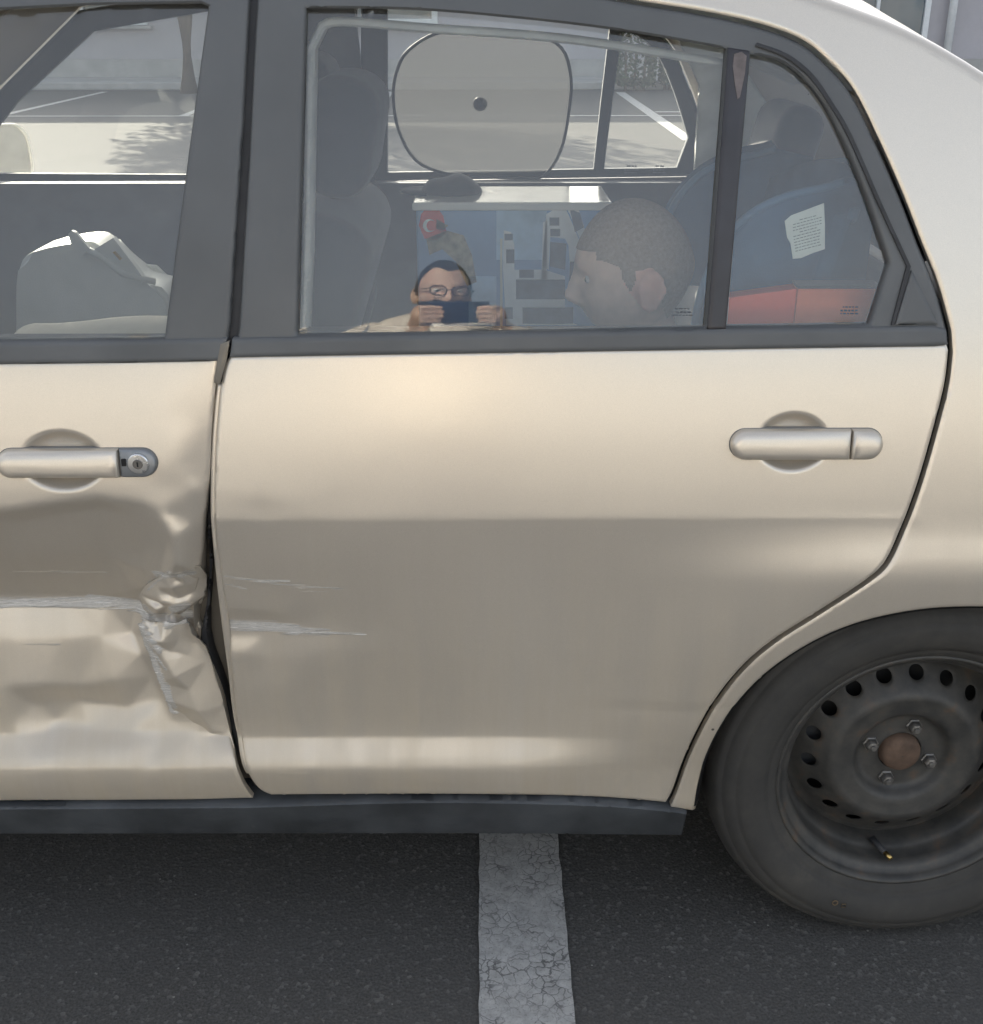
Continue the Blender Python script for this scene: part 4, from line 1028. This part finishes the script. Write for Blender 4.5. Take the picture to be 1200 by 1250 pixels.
# toy box on the rear bench
BYf, BYb, BZ0 = .66, .86, .515
tl_ = PYp(503, 250, BYf); trr = PYp(748, 246, BYf); bx0, bx1, bz1 = tl_.x, trr.x, (tl_.z+trr.z)/2
tb = empty('toy_box', ((bx0+bx1)/2, (BYf+BYb)/2, BZ0), 'blue printed toy box with sunlit white lid on the rear seat', 'box')
M_BLUE = plain('blue_card', (.20,.35,.58), .35, var=.2, scale=5)
bm = bmesh.new(); box(bm, ((bx0+bx1)/2, (BYf+BYb)/2, (BZ0+bz1-.012)/2), (bx1-bx0-.012, BYb-BYf-.012, bz1-.012-BZ0), .003); bm_obj('carton', bm, M_BLUE, tb, False)
bm = bmesh.new(); box(bm, ((bx0+bx1)/2, (BYf+BYb)/2, bz1-.006), (bx1-bx0, BYb-BYf, .014), .003); bm_obj('lid', bm, plain('white_lid', (.80,.81,.78), .12, var=.04), tb, False)
def printed(name, polys, mat, dy):
    bm = bmesh.new()
    for pl in polys: prism(bm, [(lambda p: (p.x, p.z))(PYp(a, b, BYf)) for a, b in pl], BYf+.0062-dy, BYf+.0075)
    return bm_obj(name, bm, mat, tb, False)
def rect(x0, y0, x1, y1): return [(x0,y0),(x1,y0),(x1,y1),(x0,y1)]
def circ(x, y, rx, ry, n=20, a0=0, a1=2*math.pi): return [(x+rx*math.cos(a), y+ry*math.sin(a)) for a in np.linspace(a0, a1, n, endpoint=a1-a0 < 6.2)]
M_PW = plain('print_white', (.74,.79,.80), .35, var=.1, scale=20); M_PR = plain('print_red', (.60,.05,.04), .35); M_PD = plain('print_dark', (.10,.14,.19), .35, var=.3, scale=30); M_PL = plain('print_pale_blue', (.38,.56,.74), .35, var=.3, scale=12); M_PY = plain('print_multi', (.26,.24,.16), .35, var=.7, scale=45)
printed('print_badge', [[(522,252),(530,250),(541,264),(545,285),(533,294),(518,292),(511,276),(514,262)]], M_PR, .0004)
printed('print_crescent', [circ(524,276,8,8,16,.9,5.4)+list(reversed(circ(526.5,276,6,6.4,16,.9,5.4)))], M_PW, .0008)
printed('print_truck', [[(520,292),(545,282),(566,288),(576,312),(582,345),(570,350),(556,320),(540,305),(524,312)],[(533,268),(547,276),(540,284),(532,280)]], M_PY, .0004)
printed('print_panel', [rect(606,256,668,318), rect(572,338,606,398)], M_PL, .0004)
printed('print_car_body', [[(667,262),(688,250),(694,262),(712,304),(716,372),(700,372),(694,300),(690,292),(672,290),(670,330),(662,326)],[(688,250),(706,254),(714,280),(728,300),(728,372),(716,372),(712,304),(696,262)],[(663,272),(668,270),(668,350),(661,350)],[(615,282),(624,284),(628,300),(628,330),(664,330),(690,338),(690,392),(706,398),(618,398),(614,330)]], M_PW, .0005)
printed('print_car_window', [rect(671,266,683,276), rect(672,280,684,289), [(696,256),(708,260),(713,278),(702,284)], [(672,296),(692,298),(690,330),(671,326)], rect(616,286,626,294), rect(618,305,628,322), rect(634,330,652,340), rect(630,342,690,366), rect(638,376,700,396), rect(616,376,626,390), [(696,320),(703,320),(700,366),(694,366)]], M_PD, .0010)
printed('print_edge_stripe', [rect(610.5,292,613.5,402)], plain('print_cream', (.60,.60,.50), .4), .0006)
# black cap lying on the lid
bm = bmesh.new(); bmesh.ops.create_uvsphere(bm, u_segments=24, v_segments=14, radius=1.0)
bmesh.ops.delete(bm, geom=[v for v in bm.verts if v.co.z < -.02], context='VERTS')
cc = PYp(552, 226, .80); bmesh.ops.scale(bm, vec=(.055,.06,.030), verts=bm.verts)
for v in bm.verts:
    v.co.z *= 1+.12*math.sin(v.co.x*90)
prism_v = [( .05*math.cos(a)-.045, .052*math.sin(a), 0) for a in np.linspace(math.pi/2, 3*math.pi/2, 14)]
f0 = [bm.verts.new(p) for p in prism_v]; f1 = [bm.verts.new((p[0], p[1], .004)) for p in prism_v]; bm.faces.new(f0); bm.faces.new(f1)
for k in range(13): bm.faces.new((f0[k], f0[k+1], f1[k+1], f1[k]))
bmesh.ops.translate(bm, vec=(cc.x, .785, bz1+.0015), verts=bm.verts)
tag(bm_obj('cloth_cap', bm, M_SEAT), 'dark cloth cap lying on the white box lid', 'cap')

# handbag on the far front seat
hb_y = 1.20
def hp(px, py, y=hb_y): return PYp(px, py, y)
M_BAG = plain('bag_leather', (.50,.51,.48), .55, var=.06, bmp=.25, bscale=260)
bag = empty('handbag', (-.83, hb_y+.06, .53), 'pale grey leather handbag with gold clasp on the front seat', 'bag')
prof = [(22,330),(40,308),(98,296),(118,300),(140,322),(170,345),(205,362),(205,440),(100,520),(26,520),(20,400)]
pz = [(lambda p: (p.x, max(p.z, .535)))(hp(a, b)) for a, b in prof]
bm = bmesh.new(); prism(bm, catmull(pz, 3, True), hb_y, hb_y+.14)
bmesh.ops.bevel(bm, geom=[e for e in bm.edges if abs(e.verts[0].co.y-e.verts[1].co.y) < 1e-6], offset=.012, segments=3, affect='EDGES')
bm_obj('bag_body', bm, M_BAG, bag, True, 60)
bm = bmesh.new(); prism(bm, [(lambda p: (p.x, p.z))(hp(a, b)) for a, b in [(117,303),(140,289),(165,322),(178,340),(172,346),(158,340),(136,322)]], hb_y-.012, hb_y+.010); fl = bm_obj('flap', bm, M_BAG, bag, False)
bm = bmesh.new(); prism(bm, [(lambda p: (p.x, p.z))(hp(a, b)) for a, b in [(86,284),(90,280),(95,282),(112,302),(104,310),(92,304)]], hb_y-.016, hb_y-.004); bm_obj('strap_tab', bm, M_BAG, bag, False)
bm = bmesh.new(); prism(bm, [(lambda p: (p.x, p.z))(hp(a, b)) for a, b in [(140,306),(143,305),(151,314),(149,316)]], hb_y-.018, hb_y-.012); bm_obj('clasp', bm, M_BRASS, fl, False)
bm = bmesh.new(); tube(bm, [hp(96,300,hb_y-.006), hp(122,312,hb_y-.010), hp(150,334,hb_y-.010), hp(190,344,hb_y-.004)], .008, 8); bm_obj('strap', bm, M_BAG, bag)
# cream papers on the near front seat, topmost just under the window line
bm = bmesh.new(); q = P(100, 414, .16)
for k in range(5):
    box(bm, (q.x+.012*(k % 3)-.01, .30+.006*k, q.z-.030+.0052*k), (.27-.012*k, .19, .0045), .0008, Matrix.Rotation(R(3*k-6), 3, 'Z')@Matrix.Rotation(0, 3, 'X'))
bm.free()
bxh = q.z-.03
bm = bmesh.new(); box(bm, (q.x, .30, (.545+bxh)/2), (.30, .20, bxh-.545), .006)
cb = bm_obj('carton', bm, plain('brown_card', (.25,.20,.14), .8), None, False); tag(cb, 'brown card carton on the front seat below the handbag', 'carton')
bm = bmesh.new()
V = []; Fc = []
for i in range(15):
    for j in range(9):
        x = -.14+.28*i/14; y = -.09+.18*j/8; V.append((q.x+x, .30+y, bxh+.004+.006*(1+math.sin(19*x+9*y))+.004*math.sin(40*y)))
Fc = [(i*9+j, (i+1)*9+j, (i+1)*9+j+1, i*9+j+1) for i in range(14) for j in range(8)]
bm.free()
pp = mesh('paper_sheet', V, Fc, plain('cream_paper', (.58,.54,.44), .85, var=.06)); md = pp.modifiers.new('s', 'SOLIDIFY'); md.thickness = .0012
tag(pp, 'creased cream paper sheet lying on the brown carton', 'paper')

# torn paper notice stuck inside the quarter glass
nt_ = [(958,270),(966,263),(1006,248),(1007,274),(1007,304),(992,309),(978,315),(968,316),(965,297),(961,290)]
NO = .0175
def note_pt(a, b): return P(a, b, NO)
V = [tuple(note_pt(a, b)) for a, b in nt_]; n = len(V); V += [(x, y+.0012, z) for x, y, z in V]
no = mesh('paper_notice', V, [tuple(range(n)), tuple(reversed(range(n, 2*n)))]+[(k, (k+1) % n, n+(k+1) % n, n+k) for k in range(n)], plain('notice_paper', (.66,.70,.66), .8, var=.05, scale=30), None, False)
tag(no, 'torn white paper notice stuck inside the quarter window', 'notice')
bm = bmesh.new(); rr_ = random.Random(2)
for k in range(11):
    f = k/10; x = 968 if k not in (0, 4) else 976; x1 = 1003 if k not in (0, 4) else 997; y = 270+f*37
    x = max(x, 966+5*f)
    while x < x1-2:
        wd = rr_.uniform(1.5, 4.5); a, b, c, d = (P(u, v-(u-968)*.26, NO-.0006) for u, v in ((x,y),(min(x+wd, x1),y),(min(x+wd, x1),y+1.1),(x,y+1.1)))
        bm.faces.new([bm.verts.new(v) for v in (a,b,c,d)]); x += wd+1.0
bm_obj('print', bm, plain('ink', (.20,.23,.22), .9), no, False)
# etched maker marks low on the glass panes
def etch(px, py, off, parent, far=False, wd=24, col=None):
    bm = bmesh.new(); rr2 = random.Random(px)
    for k, (dy, hgt) in enumerate(((0,1.6),(4,2.2),(8,1.6))):
        x = px+(0 if k else 3)
        while x < px+wd-3:
            w_ = rr2.uniform(1.5, 5); fn = (lambda a, b: far_pt(a, b, .020)) if far else (lambda a, b: P(a, b, off))
            bm.faces.new([bm.verts.new(fn(a, b)) for a, b in ((x, py+dy), (x+w_, py+dy), (x+w_, py+dy+hgt), (x, py+dy+hgt))]); x += w_+1.2
    bm_obj('etched_mark', bm, col or M_ETCH, parent, False)
etch(821, 376, .0155, rdoor); etch(1026, 374, .0135, rdoor); etch(762, 202, 0, farq, True, 17); etch(797, 202, 0, farq, True, 17)

# red and orange carton by the quarter glass
ra, rb, rc = P(891, 362, .10), P(972, 352, .10), P(1074, 352, .10); ry = ra.y
rbx = empty('red_carton', ((ra.x+rc.x)/2, ry+.06, .53), 'red and orange carton wedged between the child seat and the quarter window', 'carton')
M_RED = plain('red_card', (.85,.12,.06), .5, var=.12, scale=8); M_ORG = plain('orange_card', (.88,.20,.08), .5, var=.2, scale=14)
bm = bmesh.new(); prism(bm, [(ra.x-.02, ra.z-.004), (rb.x, rb.z), (rb.x, .53), (ra.x-.02, .53)], ry, ry+.03); bm_obj('red_side', bm, M_RED, rbx, False)
bm = bmesh.new(); prism(bm, [(rb.x+.001, rb.z+.001), (rc.x, rc.z), (rc.x, .53), (rb.x+.001, .53)], ry-.003, ry+.03); bm_obj('orange_side', bm, M_ORG, rbx, False)
bm = bmesh.new(); box(bm, ((rb.x+rc.x)/2, ry+.013, rb.z+.003), (rc.x-rb.x-.002, .036, .004)); bm_obj('top_flap', bm, M_SEAT, rbx, False)

# child seat: blue bucket shell with wings
SY = .42
cs = empty('child_seat', (.30, SY, .53), 'blue high-backed child seat with curved wings on the rear bench', 'child seat')
M_CS = plain('seat_blue_fabric', (.05,.13,.24), .9, var=.2, bmp=.25, bscale=400); M_CSR = plain('seat_blue_piping', (.10,.22,.36), .7)
wing = [(846,420),(850,385),(860,345),(880,300),(915,262),(960,240),(1005,230),(1030,222)]
wl = catmull([(lambda p: (p.x, p.z))(PYp(a, b, SY-.20)) for a, b in wing], 4)
top = catmull([(lambda p: (p.x, p.z))(PYp(a, b, SY-.02)) for a, b in [(862,232),(890,210),(940,203),(985,208),(1020,220)]], 4)
for sgn in (-1, 1):
    V = []; Fc = []
    for i, (x, z) in enumerate(wl):
        V += [(x, SY+sgn*.20, z), (x+.012, SY+sgn*.205, z-.002), (.55, SY+sgn*.17, z-.01)]
        if i: k = 3*i; Fc += [(k-3,k-2,k+1,k),(k-2,k-1,k+2,k+1)]
    o = mesh('wing', V, Fc, M_CS, cs); md = o.modifiers.new('s', 'SOLIDIFY'); md.thickness = .02
    bm = bmesh.new(); tube(bm, [(x, SY+sgn*.20, z) for x, z in wl], .006, 8); bm_obj('piping', bm, M_CSR, o)
V = []; Fc = []; ns = 13
zt_ = max(z for x, z in top)
for i in range(12):
    z = .60+(zt_-.60)*i/11; xb = .40+.12*(z-.60)/.5
    for j in range(ns):
        u = -1+2*j/(ns-1); V.append((xb-.05*u*u*(.4+.6*i/11)+.03, SY+.19*u, z-.05*u*u*(i/11)**3))
Fc = [(i*ns+j, i*ns+j+1, (i+1)*ns+j+1, (i+1)*ns+j) for i in range(11) for j in range(ns-1)]
o = mesh('back_shell', V, Fc, M_CS, cs); md = o.modifiers.new('s', 'SOLIDIFY'); md.thickness = .03
bm = bmesh.new(); tube(bm, [V[11*ns+j] for j in range(ns)], .008, 8); bm_obj('piping', bm, M_CSR, o)
bm = bmesh.new(); box(bm, (.22, SY, .575), (.38, .40, .09), .03, None, 3); bm_obj('booster_base', bm, M_CS, cs)

# ------------------------------------------------------------------ people
def head_mesh(bm, M, s=1.0, child=False, res=(64, 84), hair=None, off=0.0):
    """head facing -Y, centre of the skull box at the origin; hair: mask function -> only those faces, pushed out"""
    nl, nn = res; rows = []
    g = lambda x, x0, a: math.exp(-((x-x0)/a)**2)
    for i in range(nl+1):
        ph = math.pi*i/nl; row = []
        for j in range(nn):
            th = 2*math.pi*j/nn
            sx, sy, sz = math.sin(ph)*math.cos(th), math.sin(ph)*math.sin(th), math.cos(ph)
            x, y, z = .074*sx, .093*sy, .115*sz
            k = float(smooth(.015, -.115, z)); k2 = float(smooth(-.02, -.11, z))
            if child: x *= 1.04; x *= 1-.26*k2
            else: x *= 1-.30*k2
            if y > 0: y *= 1.06-.42*k
            else: y *= 1-.04*k2
            if z > 0: x *= 1.02; z *= 1.0+.03*sz
            fr_ = max(0.0, -sy)**.8
            d = .026*g(x,0,.011)*g(z,-.026,.015)+.015*g(x,0,.010)*g(z,-.004,.020)+.007*g(abs(x),.014,.010)*g(z,-.031,.009)
            d += -.011*g(abs(x),.031,.015)*g(z,.008,.011)+.005*g(abs(x),.027,.020)*g(z,.030,.010)
            d += .007*g(x,0,.020)*g(z,-.057,.007)+.007*g(x,0,.018)*g(z,-.071,.007)-.003*g(x,0,.022)*g(z,-.064,.0035)
            d += .012*g(x,0,.022)*g(z,-.098,.014)+.005*g(abs(x),.042,.02)*g(z,-.025,.02)
            if child: d = d*.85+.004*g(x,0,.05)*g(z,.05,.03)
            y -= d*fr_
            row.append(Vector((x, y, z))*s)
        rows.append(row)
    vv = {}
    def vert(i, j):
        key = (i, j % nn) if 0 < i < nl else (i, 0)
        if key not in vv:
            p = rows[i][key[1]]
            if off: p = p+p.normalized()*off*s
            vv[key] = bm.verts.new(M @ p)
        return vv[key]
    for i in range(nl):
        for j in range(nn):
            c = (rows[i][j]+rows[i+1][(j+1) % nn])/(2*s)
            if hair and not hair(c): continue
            q = []
            for a in (vert(i,j), vert(i,j+1), vert(i+1,j+1), vert(i+1,j)):
                if a not in q: q.append(a)
            try: bm.faces.new(q)
            except ValueError: pass
    if hair is None:
        for sg in (-1, 1):       # ears
            r_ = bmesh.ops.create_uvsphere(bm, u_segments=20, v_segments=14, radius=1.0)['verts']
            for v in r_:
                q = v.co; dish = .55*math.exp(-((q.y+.1)/.5)**2-((q.z-.1)/.55)**2)*(1 if q.x*sg > 0 else 0)
                p = Vector((q.x*.0115*(1-dish)+sg*(.002+(.024 if child else .008)*max(0, q.y)), q.y*.0225*(1-.2*(q.z < 0)), q.z*.035))*s
                p = Matrix.Rotation(R(-12), 3, 'X') @ p
                v.co = M @ (p+Vector((sg*(.0805 if child else .0735), .016, -.012))*s)
def capsule(bm, pts, rad, n=14):
    tube(bm, pts, rad, n)
    for p, r_ in ((pts[0], rad[0]), (pts[-1], rad[-1])):
        bmesh.ops.create_icosphere(bm, subdivisions=2, radius=r_, matrix=Matrix.Translation(Vector(p)))
def ellipsoid(bm, c, r_, rot=None):
    M = Matrix.Translation(Vector(c)) @ (rot.to_4x4() if rot is not None else Matrix.Identity(4)) @ Matrix.Diagonal((*r_, 1))
    bmesh.ops.create_icosphere(bm, subdivisions=3, radius=1.0, matrix=M)
def remeshed(bm, voxel, name, mats, classify, parent):
    bmesh.ops.recalc_face_normals(bm, faces=bm.faces)
    me = bpy.data.meshes.new(name); bm.to_mesh(me); bm.free()
    tmp = bpy.data.objects.new('tmp', me); COL.objects.link(tmp)
    md = tmp.modifiers.new('r', 'REMESH'); md.mode = 'VOXEL'; md.voxel_size = voxel
    md = tmp.modifiers.new('s', 'SMOOTH'); md.factor = .5; md.iterations = 3
    dg = bpy.context.evaluated_depsgraph_get(); m2 = bpy.data.meshes.new_from_object(tmp.evaluated_get(dg))
    bpy.data.objects.remove(tmp); m2.name = name
    o = link(name, m2, mats, parent)
    idx = [classify(p.center) for p in m2.polygons]; m2.polygons.foreach_set('material_index', idx); m2.update()
    return o
def skin_mat(name, col):
    m = plain(name, col, .5, var=.10, scale=40, bmp=.06, bscale=500); b = m.node_tree.nodes['Principled BSDF']
    b.inputs['Subsurface Weight'].default_value = .12; b.inputs['Subsurface Radius'].default_value = (.012,.005,.003); return m
M_SKIN = skin_mat('skin', (.55,.38,.29)); M_SKINC = skin_mat('child_skin', (.80,.60,.49)); M_HAIR = plain('dark_hair', (.018,.015,.014), .6, var=.4, scale=90, bmp=.6, bscale=350)
M_HAIRC = plain('cropped_hair', (.36,.29,.235), .9, var=.18, scale=200, bmp=.5, bscale=700)
M_SHIRT = plain('beige_shirt', (.66,.63,.57), .9, var=.06, bmp=.3, bscale=60); M_JEANS = plain('dark_trousers', (.05,.055,.075), .9, bmp=.2); M_SHOE = plain('shoe', (.04,.04,.04), .6)
M_TSHIRT = plain('pale_blue_shirt', (.48,.55,.60), .9, var=.06, bmp=.25, bscale=80); M_EYE = plain('eye_white', (.7,.68,.65), .2, var=.02); M_IRIS = plain('iris', (.03,.02,.015), .15)

# child facing the front of the car (-X), in the child seat
hc = PYp(773, 334, SY); HS = .96
Mh = Matrix.Translation(hc) @ Matrix.Rotation(R(-4), 4, 'Y') @ Matrix.Rotation(R(-90), 4, 'Z') @ Matrix.Rotation(R(3), 4, 'X')
kid = empty('person', (hc.x+.05, SY, .62), 'child with cropped hair and pale shirt seated in the blue child seat', 'person')
bm = bmesh.new(); head_mesh(bm, Mh, HS, True)
nk = hc+Vector((.030, 0, -.085)); sh_z = hc.z-.175; tx = hc.x+.055
capsule(bm, [nk, Vector((tx-.005, SY, sh_z+.01))], [.042,.048])
ellipsoid(bm, (tx, SY, sh_z-.10), (.085,.125,.15)); ellipsoid(bm, (tx-.01, SY, .72), (.09,.115,.13))
for sg in (-1, 1):
    sp = Vector((tx, SY+sg*.125, sh_z-.035)); el = Vector((tx-.06, SY+sg*.165, sh_z-.20)); wr = Vector((tx-.20, SY+sg*.10, sh_z-.26))
    capsule(bm, [Vector((tx, SY+sg*.06, sh_z-.015)), sp], [.05,.044]); capsule(bm, [sp, el], [.042,.034]); capsule(bm, [el, wr], [.033,.024])
    ellipsoid(bm, wr+Vector((-.03,-sg*.01,-.005)), (.034,.024,.014))
    for k in range(4): capsule(bm, [wr+Vector((-.055, sg*(.018-.012*k)-sg*.01, -.005)), wr+Vector((-.085-.004*(k in (1,2)), sg*(.018-.012*k)-sg*.012, -.016))], [.0072,.006], 8)
    capsule(bm, [wr+Vector((-.02,-sg*.03,0)), wr+Vector((-.05,-sg*.045,-.006))], [.008,.0065], 8)
    hp_ = Vector((tx-.02, SY+sg*.07, .67)); kn = Vector((tx-.27, SY+sg*.09, .69)); an = Vector((tx-.33, SY+sg*.08, .45))
    capsule(bm, [hp_, kn], [.072,.05]); capsule(bm, [kn, an], [.048,.034]); ellipsoid(bm, an+Vector((-.05,0,-.03)), (.085,.034,.03))
ear_c = [Mh @ (Vector((sg*.0765,.016,-.012))*HS) for sg in (-1, 1)]
def cls_kid(p):
    if min((p-e).length for e in ear_c) < .040 and max(abs((Mh.inverted() @ p).x), 0) > .0755*HS: return 4
    if p.z > sh_z+.012 or (p.x < wrx+.0 and p.z > .70): return 0
    return 1 if p.z > .70 else (2 if p.z > .46 else 3)
wrx = tx-.155
child = remeshed(bm, .0042, 'body', [M_SKINC, M_TSHIRT, M_JEANS, M_SHOE, skin_mat('child_ear_skin', (.84,.52,.43))], cls_kid, kid)
def hair_kid(c): return c.z > .040-.020*smooth(-.06, .0, c.y)-.105*smooth(.01, .055, c.y) and not (c.y < -.060 and c.z < .052) or (c.z > -.012+2.2*abs(c.y+.014) and -.026 < c.y < -.004 and abs(c.x) > .045) 
bm = bmesh.new(); head_mesh(bm, Mh, HS, True, (190,250), hair=hair_kid, off=.0022); bm_obj('hair', bm, M_HAIRC, kid)
for sg in (-1, 1):
    for nm, rr3, yo, mt_ in (('eye', .0115, -.0695, M_EYE), ('iris', .0052, -.0770, M_IRIS)):
        bm = bmesh.new(); bmesh.ops.create_icosphere(bm, subdivisions=3, radius=rr3*HS, matrix=Mh @ Matrix.Translation(Vector((sg*.031, yo, .007))*HS)); bm_obj(nm, bm, mt_, kid)

# the photographer, standing at the camera and mirrored in the rear window
ux = CAM_M @ Vector((1,0,0)); uy = CAM_M @ Vector((0,1,0)); un = CAM_M @ Vector((0,0,1))
def cl(x, y, z): return CO+ux*x+uy*y+un*z
ph = empty('phone', tuple(cl(-.056,-.024,.020)), 'dark phone held sideways in both hands of the photographer', 'phone')
Mph = Matrix.Translation(cl(-.056,-.024,.020)) @ CAM_M.to_4x4()
bm = bmesh.new(); box(bm, (0,0,0), (.158,.075,.0085), .0035, None, 3); bm.transform(Mph); bm_obj('phone_body', bm, plain('phone_blue', (.012,.02,.05), .15), ph)
bm = bmesh.new(); rg = lathe(bm, [(.0075,0),(.0075,-.0014),(.006,-.0018)], 20, (0,0,0)); bm.faces.new(rg[-1]); bm.transform(Mph @ Matrix.Translation((.056,.018,-.0042)) @ Matrix.Rotation(R(90), 4, 'X')); bm_obj('lens', bm, M_GAP, ph)
man = empty('person', (-.13, -1.78, 0), 'photographer in beige shirt and glasses mirrored in the rear window', 'person')
hx, hy, hz = -.105, -1.70, 1.495
Mm = Matrix.Translation((hx, hy, hz)) @ Matrix.Rotation(R(168), 4, 'Z') @ Matrix.Rotation(R(12), 4, 'X')
bm = bmesh.new(); head_mesh(bm, Mm, 1.0)
bx_, by_ = -.12, -1.79; shz = 1.385
capsule(bm, [Vector((hx, hy-.03, hz-.075)), Vector((bx_, by_+.01, shz+.01))], [.055,.062])
ellipsoid(bm, (bx_, by_, shz-.13), (.175,.115,.20)); ellipsoid(bm, (bx_, by_, 1.00), (.155,.11,.20)); ellipsoid(bm, (bx_, by_, .88), (.165,.115,.14))
capsule(bm, [Vector((bx_-.13, by_, shz-.03)), Vector((bx_, by_, shz+.005)), Vector((bx_+.13, by_, shz-.03))], [.062,.072,.062])
hand_pos = []
for sg in (-1, 1):
    sp = Vector((bx_+sg*.185, by_, shz-.045)); el = Vector((bx_+sg*.33, by_+.15, 1.235)); edge = -.056+sg*.079
    wr = cl(edge+sg*.030, -.090, .055); kn_ = cl(edge+sg*.020, -.035, .022)
    capsule(bm, [sp, el], [.060,.048]); capsule(bm, [el, wr], [.047,.031])
    capsule(bm, [wr, (wr+kn_)/2, kn_], [.028,.026,.022])
    ellipsoid(bm, cl(edge+sg*.024,-.040,.026), (.022,.036,.020), CAM_M)
    for k in range(4):                    # fingers lie across the back of the phone
        y0 = -.006-.0165*k; ln = (.034,.040,.038,.030)[k]*(1.0 if sg < 0 else .80)
        capsule(bm, [cl(edge+sg*.024, y0-.002, .020), cl(edge+sg*.013, y0, .0065), cl(edge-sg*(ln-.020), y0+.001, .0078), cl(edge-sg*ln, y0, .0085)], [.0092,.0085,.0078,.0068], 10)
    capsule(bm, [cl(edge+sg*.018,-.062,.034), cl(edge+sg*.006,-.045,.038), cl(edge-sg*.022,-.030,.0335)], [.0115,.0095,.0078], 10)
    hand_pos.append((wr, el))
    hpv = Vector((bx_+sg*.085, by_, .84)); kv = Vector((bx_+sg*.10, by_+.02, .46)); av = Vector((bx_+sg*.11, by_-.02, .09))
    capsule(bm, [hpv, kv], [.095,.062]); capsule(bm, [kv, av], [.060,.042]); capsule(bm, [av+Vector((0,-.03,-.045)), av+Vector((sg*.02,.15,-.055))], [.045,.036])
def cls_man(p):
    if p.z > shz+.045 and abs(p.x-bx_) < .14 and p.y > by_-.2 and (p-Vector((hx,hy,hz))).length < .19: return 0
    for wr, el in hand_pos:
        d = (el-wr).normalized()
        if (p-wr).dot(d) < .012 and (p-wr).length < .14: return 0
    if p.z > .86: return 1
    return 2 if p.z > .085 else 3
remeshed(bm, .0042, 'body', [M_SKIN, M_SHIRT, M_JEANS, M_SHOE], cls_man, man)
def hair_man(c): return (c.z > .078-.060*smooth(-.055, .015, c.y)-.090*smooth(.02, .06, c.y)+.016*math.exp(-((abs(c.x)-.035)/.018)**2)*(c.y < -.03)) or (abs(c.x) > .055 and -.018 < c.y < .0 and c.z > -.008)
bm = bmesh.new(); head_mesh(bm, Mm, 1.0, res=(120,160), hair=hair_man, off=.006); hr = bm_obj('hair', bm, M_HAIR, man); 
def beard_f(c): return c.z < -.026-.008*smooth(.03,.06,abs(c.x)) and c.y < .004 and not (abs(c.x) < .019 and c.z > -.044) and True and c.z > -.115
bm = bmesh.new(); head_mesh(bm, Mm, 1.0, res=(120,160), hair=beard_f, off=.004); bd = bm_obj('beard', bm, M_HAIR, man)
bm = bmesh.new()
for sg in (-1, 1):
    lp = [(sg*.031+.023*math.copysign(abs(math.cos(a))**.7, math.cos(a)), -.101, .006+.017*math.copysign(abs(math.sin(a))**.7, math.sin(a))) for a in np.linspace(0, 2*math.pi, 25)]
    tube(bm, lp, .0022, 6, False); tube(bm, [(sg*.054,-.098,.012),(sg*.078,-.05,.012),(sg*.083,.010,.008)], .002, 6)
tube(bm, [(-.010,-.104,.010),(0,-.108,.012),(.010,-.104,.010)], .0018, 6)
bm.transform(Mm); gls = bm_obj('glasses', bm, M_GAP, man)
for sg in (-1, 1):
    bm = bmesh.new(); vv = [bm.verts.new((sg*.031+.022*math.copysign(abs(math.cos(a))**.7, math.cos(a)), -.1005, .006+.016*math.copysign(abs(math.sin(a))**.7, math.sin(a)))) for a in np.linspace(0, 2*math.pi, 24, endpoint=False)]
    bm.faces.new(vv); bm.transform(Mm); bm_obj('lens', bm, M_GLASS_FAR, gls, False)
    bm = bmesh.new(); bmesh.ops.create_icosphere(bm, subdivisions=3, radius=.012, matrix=Mm @ Matrix.Translation((sg*.031,-.0690,.007))); bm_obj('eye', bm, M_EYE, man)
    bm = bmesh.new(); bmesh.ops.create_icosphere(bm, subdivisions=2, radius=.0055, matrix=Mm @ Matrix.Translation((sg*.031,-.0768,.007))); bm_obj('iris', bm, M_IRIS, man)
